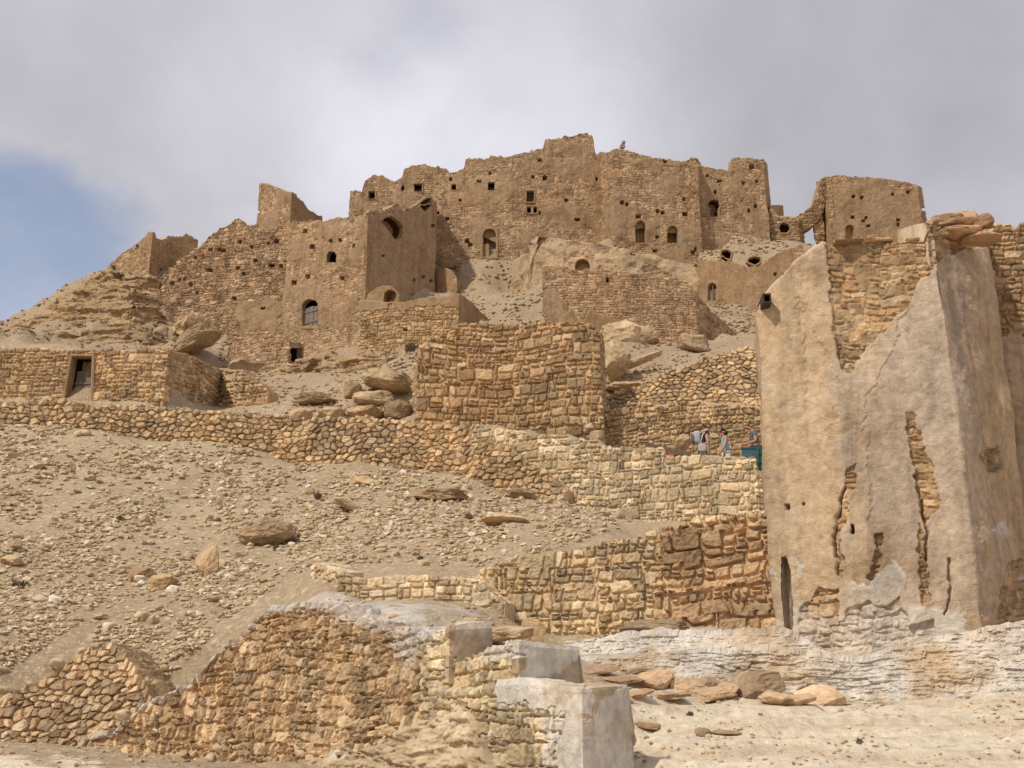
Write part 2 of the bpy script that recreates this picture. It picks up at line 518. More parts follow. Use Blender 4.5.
def add_window(W, root, wd, poly, wallmat):
    """an opening: plaster rim, reveal and dark inside, a mesh of its own; shutters and doors are its parts"""
    pts = np.array(poly)
    c = pts.mean(axis=0)
    area = sum(pts[i][0] * pts[(i + 1) % len(pts)][1] - pts[(i + 1) % len(pts)][0] * pts[i][1] for i in range(len(pts)))
    if area < 0:
        pts = pts[::-1]
    rim = wd.get('rim', .09); depth = wd.get('depth', 1.0)
    o1 = W.D * .95 + wd.get('proud', .02)
    n = len(pts)
    out = []
    for i in range(n):
        a, b, d = pts[i - 1], pts[i], pts[(i + 1) % n]
        e1 = (b - a) / max(np.hypot(*(b - a)), 1e-6); e2 = (d - b) / max(np.hypot(*(d - b)), 1e-6)
        m = np.array([e1[1] + e2[1], -(e1[0] + e2[0])]); m /= max(np.hypot(*m), 1e-6)
        m /= max(abs(m[0] * e1[1] - m[1] * e1[0]), .6)
        out.append(b + m * rim * (.8 + .5 * random.random()))
    rings = [([tuple(p) for p in out], o1 - .3), ([tuple(p) for p in out], o1 - .025), ([tuple(p) for p in (pts + (np.array(out) - pts) * .45)], o1), ([tuple(p) for p in pts], o1 - .02),
             ([tuple(p) for p in pts], -min(.28, depth * .5)), ([tuple(p) for p in pts], -depth)]
    V = []
    for rg, off in rings:
        for (ss, z) in rg:
            V.append(W.pos(ss, z, off))
    fs, mi = [], []
    for r in range(len(rings) - 1):
        for i in range(n):
            j = (i + 1) % n
            fs.append((r * n + i, r * n + j, (r + 1) * n + j, (r + 1) * n + i)); mi.append(0 if r < 4 else 1)
    last = (len(rings) - 1) * n
    if wd.get('step'):
        zlo_, zhi_ = pts[:, 1].min(), pts[:, 1].max()
        zc = zlo_ + (zhi_ - zlo_) * wd['step']
        low = [i for i in range(n) if pts[i][1] < zlo_ + .02 * (zhi_ - zlo_) + 1e-4]
        xl, xr = pts[low, 0].min(), pts[low, 0].max()
        b0 = len(V)
        for off in (-depth, -depth - 1.6):
            for (ss, z) in ((xl, zlo_), (xr, zlo_), (xr, zc), (xl, zc)):
                V.append(W.pos(ss, z, off))
        upper_ = [last + i for i in range(n) if pts[i][1] > zc]
        # order: walk the outline from the lower right corner round to the lower left one
        fs.append(tuple([b0 + 3, b0 + 2] + upper_)); mi.append(1)
        for k_ in range(4):
            fs.append((b0 + k_, b0 + (k_ + 1) % 4, b0 + 4 + (k_ + 1) % 4, b0 + 4 + k_)); mi.append(2)
        fs.append((b0 + 4, b0 + 5, b0 + 6, b0 + 7)); mi.append(2)
    else:
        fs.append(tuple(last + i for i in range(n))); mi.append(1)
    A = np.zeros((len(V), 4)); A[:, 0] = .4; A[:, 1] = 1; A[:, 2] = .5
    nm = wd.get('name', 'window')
    inner = M[wd.get('inner', 'shade_and_eye_black')]
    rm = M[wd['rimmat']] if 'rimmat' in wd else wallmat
    w = mk(nm, V, fs, [rm, inner, M['shade_and_eye_black']], root, smooth=False, attr=A, midx=mi)
    if wd.get('label'):
        w['label'] = wd['label']
    lo, hi = pts.min(axis=0), pts.max(axis=0)
    if wd.get('panel'):          # boarded shutter or door leaf set back in the reveal
        k = wd.get('planks', 4); off = -wd.get('panel_off', .15); zt_ = lo[1] + (hi[1] - lo[1]) * wd.get('panel_h', 1.0)
        VV, FF = [], []
        for i in range(k):
            a = lo[0] + (hi[0] - lo[0]) * (i + .04) / k * wd.get('panel_w', 1); b = lo[0] + (hi[0] - lo[0]) * (i + .96) / k * wd.get('panel_w', 1)
            zz = zt_ - (random.random() * .1 if wd.get('panel_h', 1) < 1 else -.02)
            bb = len(VV)
            dz = .012 * (i % 2)
            for off2 in (off + dz, off - .05):
                for (ss, z) in ((a, lo[1]), (b, lo[1]), (b, zz), (a, zz)):
                    VV.append(W.pos(ss, z, off2))
            FF += [(bb, bb + 1, bb + 2, bb + 3), (bb + 4, bb + 7, bb + 6, bb + 5), (bb, bb + 4, bb + 5, bb + 1), (bb + 1, bb + 5, bb + 6, bb + 2), (bb + 2, bb + 6, bb + 7, bb + 3), (bb + 3, bb + 7, bb + 4, bb)]
        if wd.get('rail'):
            for zr in wd['rail']:
                bb = len(VV); z0 = lo[1] + (zt_ - lo[1]) * zr
                for off2 in (off + .05, off + .005):
                    for (ss, z) in ((lo[0], z0), (hi[0], z0), (hi[0], z0 + .09), (lo[0], z0 + .09)):
                        VV.append(W.pos(ss, z, off2))
                FF += [(bb, bb + 1, bb + 2, bb + 3), (bb + 4, bb + 7, bb + 6, bb + 5), (bb, bb + 4, bb + 5, bb + 1), (bb + 1, bb + 5, bb + 6, bb + 2), (bb + 2, bb + 6, bb + 7, bb + 3), (bb + 3, bb + 7, bb + 4, bb)]
        p = mk(wd['panel'], VV, FF, M[wd.get('panel_mat', 'wood')], root, smooth=False, attr=np.tile([[.4, 1., .5, 0.]], (len(VV), 1)))
        p.parent = w
    return w
# ------------------------------------------------------------------ materials
M = {}


def nodes_of(name, rough=.92):
    m = bpy.data.materials.new(name); m.use_nodes = True
    nt = m.node_tree; nt.nodes.clear()
    out = nt.nodes.new('ShaderNodeOutputMaterial')
    b = nt.nodes.new('ShaderNodeBsdfPrincipled')
    b.inputs['Roughness'].default_value = rough
    b.inputs['Specular IOR Level'].default_value = .18
    nt.links.new(b.outputs[0], out.inputs[0])
    M[name] = m
    return nt, b


def N_(nt, kind, **kw):
    n = nt.nodes.new(kind)
    for k, v in kw.items():
        if k.startswith('i_'):
            n.inputs[k[2:].replace('_', ' ')].default_value = v
        else:
            setattr(n, k, v)
    return n


def ramp(nt, fac, stops, interp='LINEAR'):
    r = nt.nodes.new('ShaderNodeValToRGB')
    r.color_ramp.interpolation = interp
    el = r.color_ramp.elements
    while len(el) < len(stops):
        el.new(.5)
    for e, (p, c) in zip(el, stops):
        e.position = p
        e.color = (c[0], c[1], c[2], 1) if not isinstance(c, (int, float)) else (c, c, c, 1)
    nt.links.new(fac, r.inputs[0])
    return r.outputs[0]


def mix(nt, fac, a, b, mode='MIX'):
    n = nt.nodes.new('ShaderNodeMix'); n.data_type = 'RGBA'; n.blend_type = mode
    for s, v in ((n.inputs[0], fac), (n.inputs[6], a), (n.inputs[7], b)):
        if isinstance(v, (int, float)):
            s.default_value = v
        elif isinstance(v, tuple):
            s.default_value = (v[0], v[1], v[2], 1)
        else:
            nt.links.new(v, s)
    return n.outputs[2]


def noise(nt, vec, scale, detail=5, rough=.6, dist=0.):
    n = nt.nodes.new('ShaderNodeTexNoise')
    n.inputs['Scale'].default_value = scale; n.inputs['Detail'].default_value = detail
    n.inputs['Roughness'].default_value = rough; n.inputs['Distortion'].default_value = dist
    nt.links.new(vec, n.inputs['Vector'])
    return n.outputs['Fac']


def bump(nt, b, h, strength, dist, prev=None):
    n = nt.nodes.new('ShaderNodeBump')
    n.inputs['Strength'].default_value = strength; n.inputs['Distance'].default_value = dist
    nt.links.new(h, n.inputs['Height'])
    if prev is not None:
        nt.links.new(prev, n.inputs['Normal'])
    nt.links.new(n.outputs[0], b.inputs['Normal'])
    return n.outputs[0]


def world_pos(nt):
    return nt.nodes.new('ShaderNodeNewGeometry').outputs['Position']


def attr_sep(nt):
    a = nt.nodes.new('ShaderNodeAttribute'); a.attribute_name = 'tint'
    s = nt.nodes.new('ShaderNodeSeparateColor'); nt.links.new(a.outputs['Color'], s.inputs[0])
    return s.outputs[0], s.outputs[1], s.outputs[2], a.outputs['Alpha']


def stone_mat(name, stones, pl1, pl2, fine=14., bstr=.5, bdist=.03, wash=(.66, .61, .54), stain=.35, streak=.12):
    warm_ = lambda c: (c[0] * .98, c[1] * .93, c[2] * .87)
    stones = [warm_(c) for c in stones]; pl1 = warm_(pl1); pl2 = warm_(pl2)
    nt, b = nodes_of(name)
    pos = world_pos(nt)
    r, g, bb, a = attr_sep(nt)
    c = ramp(nt, r, [(i / (len(stones) - 1), s) for i, s in enumerate(stones)])
    f1 = noise(nt, pos, fine, 6, .65)
    f2 = noise(nt, pos, 1.1, 5, .6)
    f3 = noise(nt, pos, .22, 4, .6)
    v = ramp(nt, bb, [(0, .64), (1, 1.3)])
    c = mix(nt, 1.0, c, v, 'MULTIPLY')
    tn = nt.nodes.new('ShaderNodeMath'); tn.operation = 'MULTIPLY_ADD'; tn.inputs[1].default_value = .30; nt.links.new(bb, tn.inputs[0]); tn.inputs[2].default_value = -.15
    ta = nt.nodes.new('ShaderNodeMath'); ta.operation = 'ADD'; nt.links.new(f2, ta.inputs[0]); nt.links.new(tn.outputs[0], ta.inputs[1])
    p = mix(nt, ramp(nt, ta.outputs[0], [(.38, 0.), (.62, 1.)]), pl1, pl2)
    c = mix(nt, g, c, p)
    w_ = mix(nt, ramp(nt, f2, [(.4, 0.), (.65, 1.)]), wash, (wash[0] * .8, wash[1] * .76, wash[2] * .7))
    c = mix(nt, a, c, w_)
    c = mix(nt, 1.0, c, ramp(nt, f1, [(.25, .66), (.5, 1.0), (.75, 1.28)]), 'MULTIPLY')
    c = mix(nt, 1.0, c, ramp(nt, f2, [(.25, 1 - stain), (.5, 1.0), (.75, 1 + stain * .5)]), 'MULTIPLY')
    c = mix(nt, ramp(nt, f3, [(.45, 0.), (.7, .45)]), c, mix(nt, 1.0, c, (.98, .86, .74), 'MULTIPLY'))
    mp = nt.nodes.new('ShaderNodeMapping'); mp.inputs['Scale'].default_value = (2.6, 2.6, .28); nt.links.new(pos, mp.inputs['Vector'])
    f5 = noise(nt, mp.outputs[0], 1.0, 5, .6, .4)
    c = mix(nt, 1.0, c, ramp(nt, f5, [(.3, 1 - streak * 1.6), (.5, 1.0), (.72, 1 + streak)]), 'MULTIPLY')
    nt.links.new(c, b.inputs['Base Color'])
    n1 = bump(nt, b, noise(nt, pos, fine * 1.6, 7, .7), bstr, bdist)
    n2_ = bump(nt, b, noise(nt, pos, fine * .5, 6, .65, .8), bstr * .7, bdist * 2, n1)
    return nt, b, n2_, g


def K(c, k):
    return tuple(x * k for x in c)


OCH = [(.36, .245, .14), (.47, .34, .20), (.41, .28, .155), (.53, .41, .27), (.44, .305, .17)]
PALE = [(.52, .42, .27), (.63, .54, .38), (.47, .36, .22), (.66, .58, .44), (.55, .45, .30)]
RED = [(.44, .315, .19), (.54, .41, .26), (.40, .28, .165), (.60, .48, .33), (.48, .355, .22)]
TAN = [(.41, .295, .175), (.51, .385, .24), (.45, .325, .19), (.57, .45, .30), (.39, .27, .155)]
CAS = [(.34, .235, .148), (.42, .305, .198), (.365, .25, .155), (.49, .37, .25), (.39, .275, .17)]

stone_mat('ochre_rubble', OCH, (.36, .25, .15), (.33, .25, .17))
stone_mat('tan_rubble', TAN, (.36, .25, .15), (.33, .25, .17))
stone_mat('pale_limestone', PALE, (.46, .36, .25), (.40, .32, .22))
stone_mat('reddish_rubble', RED, (.38, .26, .16), (.35, .27, .18), wash=(.58, .53, .48))
stone_mat('mixed_rubble', [PALE[0], OCH[1], PALE[1], RED[1], PALE[4], OCH[3]], (.42, .32, .2), (.36, .28, .19))
stone_mat('castle_masonry', CAS, (.375, .26, .16), (.315, .23, .15), fine=5., bstr=.6, bdist=.08)
stone_mat('brown_plaster', CAS, (.345, .237, .138), (.315, .222, .135), fine=5., bstr=.5, bdist=.06)  # brown plaster tones, slightly darker than the castle masonry's plaster
stone_mat('grey_plaster', CAS, (.40, .315, .21), (.42, .31, .20), fine=5., bstr=.6, bdist=.08)
nt, b, nb_, g_ = stone_mat('house_plaster', [(.42, .30, .18), (.50, .39, .26), (.38, .25, .14), (.46, .34, .21)], (.52, .40, .275), (.46, .385, .31), fine=9., bstr=.75, bdist=.035, stain=.35, streak=.2)
gp = world_pos(nt)
wv = nt.nodes.new('ShaderNodeVectorMath'); wv.operation = 'SCALE'; wv.inputs['Scale'].default_value = .5
nz = nt.nodes.new('ShaderNodeTexNoise'); nz.inputs['Scale'].default_value = 2.2; nz.inputs['Detail'].default_value = 5; nt.links.new(gp, nz.inputs['Vector']); nt.links.new(nz.outputs['Color'], wv.inputs[0])
av = nt.nodes.new('ShaderNodeVectorMath'); av.operation = 'ADD'; nt.links.new(gp, av.inputs[0]); nt.links.new(wv.outputs[0], av.inputs[1])
vc = nt.nodes.new('ShaderNodeTexVoronoi'); vc.feature = 'DISTANCE_TO_EDGE'; vc.inputs['Scale'].default_value = 1.5; nt.links.new(av.outputs[0], vc.inputs['Vector'])
ck = ramp(nt, vc.outputs['Distance'], [(.0, 0.), (.018, 1.)])
ck = mix(nt, ramp(nt, noise(nt, gp, .8, 3, .5), [(.48, 1.), (.6, 0.)]), ck, (1, 1, 1))
bump(nt, b, ck, .3, .02, nb_)
stone_mat('whitewash', PALE, (.52, .44, .34), (.48, .385, .275), fine=12., bstr=.6, bdist=.03)
stone_mat('red_blocks', [(.46, .315, .19), (.53, .38, .235), (.42, .28, .165), (.59, .45, .30), (.48, .335, .205)], (.42, .32, .2), (.36, .28, .19))
stone_mat('boulder_stone', [(.46, .35, .22), (.50, .385, .25), (.42, .30, .18)], (.45, .35, .22), (.4, .3, .19), fine=7., bstr=.55, bdist=.04)
stone_mat('outcrop_stone', [(.42, .31, .19), (.47, .35, .22), (.38, .27, .16)], (.45, .335, .21), (.39, .28, .17), fine=5., bstr=.7, bdist=.1, stain=.5)
stone_mat('bedrock_stone', PALE, (.46, .36, .24), (.52, .43, .31), fine=9., bstr=.5, bdist=.02)
stone_mat('slab_stone', [(.46, .32, .21), (.52, .385, .26), (.41, .27, .165)], (.45, .35, .22), (.4, .3, .19), fine=12., bstr=.5, bdist=.02)


def plain(name, c, rough=.85, var=.25, scale=8., bs=.3, bd=.01):
    nt, b = nodes_of(name, rough)
    pos = world_pos(nt)
    f = noise(nt, pos, scale, 5, .6)
    cc = mix(nt, 1.0, c, ramp(nt, f, [(.25, 1 - var), (.75, 1 + var)]), 'MULTIPLY')
    nt.links.new(cc, b.inputs['Base Color'])
    bump(nt, b, noise(nt, pos, scale * 3, 4, .6), bs, bd)


plain('shade_and_eye_black', (.014, .010, .008), .95)  # near-black for eyes and openings; lack of light painted into the colour
plain('red_shade', (.085, .034, .022), .95)  # reddish dark inside holes, their shade put into the base colour
plain('reveal_plaster', (.34, .22, .10))
plain('grey_wood', (.20, .165, .135), .8, .35, 6)
plain('dark_wood', (.075, .045, .032), .8, .3, 8)
plain('plank_wood', (.16, .11, .07), .8, .3, 8)
plain('skin', (.45, .24, .16), .6, .06, 30, .1, .002)
plain('brown_shirt', (.055, .036, .03), .9, .15, 20)
plain('grey_shirt', (.13, .125, .125), .9, .12, 20)
plain('white_cloth', (.62, .61, .6), .9, .08, 20)
plain('pack_cloth', (.40, .40, .40), .9, .2, 14)
plain('blue_cloth', (.22, .48, .62), .9, .3, 9)
plain('beige_cloth', (.42, .34, .25), .9, .1, 20)
plain('dark_hair', (.05, .018, .012), .7, .3, 40)
plain('grey_hair', (.13, .10, .08), .7, .2, 40)
plain('brown_hair', (.16, .08, .05), .7, .2, 40)
plain('teal_paint', (.035, .11, .11), .6, .2, 4)
plain('blue_paint', (.06, .13, .16), .6, .2, 4)
plain('red_cloth', (.42, .09, .06), .9, .2, 6)
plain('green_leaf', (.06, .12, .025), .7, .4, 10)
plain('dry_twig', (.16, .125, .085), .9, .35, 10)
plain('iron_pipe', (.06, .042, .032), .7, .3, 14)
plain('plaster_white_strip', (.58, .52, .45), .9, .2, 5)

# ground: scree with limestone and whitewash zones from the vertex attribute (R random, G limestone, B strata, A whitewash)
nt, b = nodes_of('scree')
pos = world_pos(nt)
r, g, bb, a = attr_sep(nt)
f1 = noise(nt, pos, 9., 8, .7)
f2 = noise(nt, pos, .55, 6, .6)
f3 = noise(nt, pos, 2.3, 6, .65)
c = mix(nt, ramp(nt, f2, [(.35, 0.), (.65, 1.)]), (.40, .30, .185), (.465, .355, .228))
f4 = noise(nt, pos, .13, 4, .6)
c = mix(nt, ramp(nt, f4, [(.42, 0.), (.62, .6)]), c, (.345, .25, .155))
c = mix(nt, ramp(nt, f3, [(.4, 0.), (.75, .8)]), c, (.325, .24, .155))
# pebbles: a chip colour per cell
for sc_, thr, cc in ((5.5, .68, (.56, .46, .32)), (11., .6, (.52, .41, .27)), (11.7, .72, (.33, .235, .15)), (24., .6, (.55, .45, .31))):
    vo = N_(nt, 'ShaderNodeTexVoronoi'); vo.inputs['Scale'].default_value = sc_; nt.links.new(pos, vo.inputs['Vector'])
    sp = nt.nodes.new('ShaderNodeSeparateColor'); nt.links.new(vo.outputs['Color'], sp.inputs[0])
    sel = ramp(nt, sp.outputs[0], [(thr, 0.), (thr + .02, .85)])
    near = ramp(nt, vo.outputs['Distance'], [(.26, 1.), (.42, 0.)])
    m_ = mix(nt, 1.0, sel, near, 'MULTIPLY')
    c = mix(nt, m_, c, cc)
lime = mix(nt, ramp(nt, f3, [(.35, 0.), (.65, 1.)]), (.68, .565, .42), (.75, .65, .50))
wave = N_(nt, 'ShaderNodeTexWave'); wave.bands_direction = 'Z'; wave.inputs['Scale'].default_value = 1.6
wave.inputs['Distortion'].default_value = 5.; wave.inputs['Detail'].default_value = 4.; wave.inputs['Detail Scale'].default_value = .6
nt.links.new(pos, wave.inputs['Vector'])
lime = mix(nt, ramp(nt, wave.outputs['Fac'], [(.3, .0), (.9, .55)]), lime, (.60, .46, .31))
c = mix(nt, g, c, lime)
cliff = mix(nt, ramp(nt, f2, [(.35, 0.), (.65, 1.)]), (.325, .237, .152), (.375, .28, .18))
c = mix(nt, bb, c, cliff)
c = mix(nt, a, c, mix(nt, ramp(nt, f3, [(.38, 0.), (.6, 1.)]), (.45, .385, .31), (.61, .57, .52)))
c = mix(nt, 1.0, c, ramp(nt, f1, [(.25, .62), (.5, 1.0), (.75, 1.3)]), 'MULTIPLY')
nt.links.new(c, b.inputs['Base Color'])
n1 = bump(nt, b, noise(nt, pos, 6., 8, .75), .8, .08)

nt, b = nodes_of('rubble_stone')
oi = attr_sep(nt)
c = ramp(nt, oi[0], [(0, (.42, .31, .19)), (.35, (.53, .41, .27)), (.65, (.47, .34, .205)), (.85, (.60, .49, .34)), (1, (.68, .60, .47))])
pos = world_pos(nt)
c = mix(nt, 1.0, c, ramp(nt, noise(nt, pos, 14, 5, .6), [(.25, .7), (.75, 1.25)]), 'MULTIPLY')
nt.links.new(c, b.inputs['Base Color'])
bump(nt, b, noise(nt, pos, 22, 5, .7), .4, .02)

nt, b = nodes_of('hill_stone')
oi = attr_sep(nt)
c = ramp(nt, oi[0], [(0, (.34, .235, .145)), (.35, (.42, .305, .19)), (.65, (.38, .265, .16)), (1, (.52, .41, .28))])
pos = world_pos(nt)
c = mix(nt, 1.0, c, ramp(nt, noise(nt, pos, 9, 5, .6), [(.25, .7), (.75, 1.25)]), 'MULTIPLY')
nt.links.new(c, b.inputs['Base Color'])
bump(nt, b, noise(nt, pos, 12, 5, .7), .4, .04)

STYLES = {
    'castle': dict(smooth=False, w=.27, h=.19, D=.045, pl=-.1, mat='castle_masonry', lump=.08, big=.1, warp=.25, slant=.3, pth=.8, gap=.016),
    'castle_rubble': dict(smooth=False, w=.3, h=.22, D=.09, pl=-.75, mat='castle_masonry', lump=.09, big=.16, warp=.3, slant=.4, pth=.8, gap=.018),
    'castle_fine': dict(smooth=False, w=.24, h=.17, D=.045, pl=-.8, mat='castle_masonry', lump=.05, big=.05, warp=.2, slant=.25, pth=.8, gap=.016),
    'castle_plaster': dict(w=.3, h=.2, D=.05, pl=.55, mat='brown_plaster', lump=.07, big=.05, pth=.9),
    'castle_grey': dict(w=.36, h=.2, D=.07, pl=.25, mat='grey_plaster', lump=.22, big=.25, pth=.9),
    'drystone': dict(smooth=False, w=.23, h=.17, D=.09, mat='tan_rubble', gap=0.017, slant=.3, warp=.25, split=.3),
    'loose': dict(smooth=False, w=.25, h=.19, D=.15, cells=.05, mat='tan_rubble', gap=.012, slant=.9, warp=.35, big=.1, split=.3),
    'block': dict(smooth=False, w=.29, h=.235, D=.085, mat='ochre_rubble', gap=0.021, slant=.25, warp=.22, split=.35),
    'hut': dict(smooth=False, w=.27, h=.2, D=.08, mat='tan_rubble', gap=0.02, slant=.25, warp=.25, split=.35),
    'pale': dict(smooth=False, w=.24, h=.19, D=.065, mat='pale_limestone', gap=0.017, slant=.25, warp=.2, split=.35),
    'mixed': dict(smooth=False, w=.165, h=.14, D=.065, mat='mixed_rubble', gap=0.0105, slant=.35, warp=.22, split=.35),
    'redmix': dict(smooth=False, w=.2, h=.175, D=.085, mat='red_blocks', gap=0.014, slant=.35, warp=.22, split=.35),
    'footloose': dict(smooth=False, w=.13, h=.12, D=.11, cells=.06, mat='reddish_rubble', gap=.006, warp=.5, big=.08),
    'foot': dict(smooth=False, w=.10, h=.13, D=.075, mat='reddish_rubble', gap=0.0095, slant=.6, warp=.3, split=.25, pw=4.),
    'bench': dict(smooth=False, w=.3, h=.12, D=.045, mat='pale_limestone', gap=.006, slant=.15, warp=.2, pl=-1.6),
    'parapet': dict(smooth=False, w=.125, h=.12, D=.05, mat='whitewash', gap=.004, slant=.35, warp=.25, pl=-1.2, lump=.07, big=.05, fine=.018),
    'house': dict(w=.2, h=.1, D=.05, mat='house_plaster', gap=.004, slant=.5, warp=.3, pl=3.0, lump=.06, big=.06, pth=1.0, fine=.01, mortar=.42, split=.3),
    'sidewall': dict(w=.2, h=.10, D=.06, mat='house_plaster', gap=.005, slant=.3, warp=.3, pl=-2, lump=.06, big=.05),
    'ledge': dict(smooth=False, strata=.085, w=.3, h=.14, D=.03, mat='whitewash', gap=.01, pl=3, lump=.15, big=.10, warp=.3, fine=.07),
    'bedrock': dict(w=.9, h=.5, D=.02, mat='bedrock_stone', gap=.02, pl=3, lump=.02, big=.03, strata=.10, pth=.8),
    'strata': dict(w=.9, h=.5, D=.08, mat='outcrop_stone', gap=.02, pl=1.5, lump=.12, big=.3, strata=.75, pth=.8),
}
# ------------------------------------------------------------------ castle on the crest
CG = 'ruined buildings of the hilltop castle'


def win(p, **k):
    return dict(poly=p, **k)


BL = dict(rim=.1, depth=1.8, inner='shade_and_eye_black')
build_wall('castle_wall', 'broken curtain wall with gabled rounded top and two square windows above the plastered tower', 'castle wall',
           [(349, 84), (353, 80.6), (367, 80.2), (446, 80.1)],
           [(350, 192), (354, 190), (362, 190), (364, 181), (368, 177), (376, 174), (384, 176), (390, 180), (393, 181), (402, 179), (404, 170), (414, 167), (425, 164), (432, 166), (446, 172)],
           [(340, 262), (446, 262)], 'castle', thick=.9, ragged=.18, nrand=4, seed=11,
           windows=[win(rect(368.5, 191.5, 375, 199), **BL), win(rect(414, 184, 422, 192), **BL)], back=.3, group=CG)
build_wall('castle_wall', 'long high curtain wall with small square windows and crumbling crest below the highest ruin', 'castle wall',
           [(433, 79.6), (512, 78.4), (605, 79.1)],
           [(433, 168), (437, 165), (446, 168), (452, 172), (464, 169), (466, 161), (474, 160), (488, 160), (490, 157), (512, 156), (528, 153), (543, 149), (545, 140), (556, 138), (570, 136.5), (580, 134), (592, 133), (594.5, 143), (592, 147), (599, 156), (606, 156)],
           [(433, 262), (480, 262), (515, 255), (600, 244)], 'castle', thick=.9, ragged=.22, nrand=9, seed=12,
           holes=[(533, 177, 3, 3), (545, 178, 4, 3), (566, 200, 3, 3), (577, 220, 5, 3), (467, 241, 4, 4), (470, 245, 4, 3), (438, 213, 3, 3), (447, 219, 3, 3)],
           windows=[win(rect(451.5, 184.5, 456.5, 190), **BL), win(rect(488, 182.5, 495, 190.5), **BL), win(rect(526.5, 191, 534, 202), panel='shutter', panel_mat='dark_wood', planks=3, panel_off=.3, **BL),
                    win(arch(483, 229, 496, 257), rim=.18, depth=.3, inner='reveal_plaster', name='doorway', step=.55, panel='blocking', panel_mat='castle_masonry', planks=1, panel_w=.45, panel_h=.55, panel_off=.2),
                    win([(527, 213), (531, 213), (531, 207), (527, 207)], **BL), win([(533.5, 213), (537, 213), (537, 207), (533.5, 207)], **BL)], back=.3, group=CG)
build_wall('castle_tower', 'massive square block on the crest with two dark arched windows and pairs of small holes', 'ruined tower',
           [(597, 79.8), (614.5, 76.6), (700, 77.6), (706, 83)],
           [(595, 156), (600, 153), (608, 152), (614, 150), (622, 150), (640, 154), (655, 157), (670, 160), (685, 164), (700, 167), (706, 170)],
           [(595, 237), (614, 238), (640, 262), (660, 270), (702, 284)], 'castle', thick=.9, ragged=.16, nrand=3, seed=13,
           holes=[(622, 203, 3, 3.4), (626.5, 205, 3, 3.6), (638, 217, 5, 3), (658, 211, 3, 3), (663, 212.5, 3, 3.4), (685, 214, 5, 4), (657, 237, 3, 3), (655, 251, 4, 3), (627, 251.5, 5, 3), (684, 199, 3, 2.5)],
           windows=[win(arch(635, 221, 645.5, 243), rim=.16, depth=.3, inner='reveal_plaster', step=.68), win(arch(667, 226, 678, 243.5), rim=.16, depth=.3, inner='reveal_plaster', step=.68)], back=.3, group=CG)
build_wall('castle_tower', 'tall narrow tower stump with stepped top and one keyhole-arched window', 'ruined tower',
           [(693, 78.6), (767, 79.6), (771, 85)],
           [(684, 160), (692, 161), (697, 163), (702, 166), (716, 168), (727, 171), (731, 169), (732, 158), (742, 157), (752, 157.5), (764, 160), (766, 163), (771, 166)],
           [(690, 262), (720, 262), (770, 258)], 'castle', thick=.8, ragged=.14, nrand=5, seed=14,
           holes=[(720, 181, 5, 3), (743, 183, 3, 3), (757, 181, 3, 3), (755.5, 206, 3, 3), (752, 166, 5, 5), (707, 176, 2.5, 2.5)],
           windows=[win([(709.5, 217), (718, 217), (718, 209), (720, 206), (718.5, 201), (714, 199.5), (709.5, 201), (707.5, 205), (709.5, 209)], rim=.16, depth=1.3, inner='red_shade')], back=.35, group=CG)
build_wall('castle_wall', 'short crumbled wall piece bridging the square block and the keyhole tower', 'castle wall',
           [(682, 80.5), (704, 80.8)], [(680, 162), (686, 160), (692, 158), (698, 160), (705, 166)], [(680, 200), (705, 205)], 'castle_rubble', thick=.8, ragged=.25, seed=15, ground=False, group=CG)
build_wall('castle_tower', 'detached square tower with a blind arched niche rising behind the plastered house', 'ruined tower',
           [(819, 83), (835.5, 78.6), (921, 79.2), (926, 85)],
           [(818, 181), (823, 178), (828, 177), (836, 174.5), (850, 176), (870, 178), (890, 181), (905, 183), (918, 186), (926, 187)],
           [(815, 252), (930, 252)], 'castle', thick=.9, ragged=.1, nrand=3, seed=16,
           plaster=[[(835, 185), (917, 190), (920, 240), (835, 240)]],
           holes=[(853, 197, 3, 3), (861.5, 198, 3, 3), (853, 217, 3, 3), (893, 194, 3, 3), (908, 192, 3, 3), (868, 226, 3, 2.5), (898, 220, 3, 2.5), (863, 221, 3, 2.5)],
           windows=[win(arch(845, 225, 854, 244), rim=.1, depth=.35, inner='reveal_plaster', name='niche')], back=.3, group=CG)
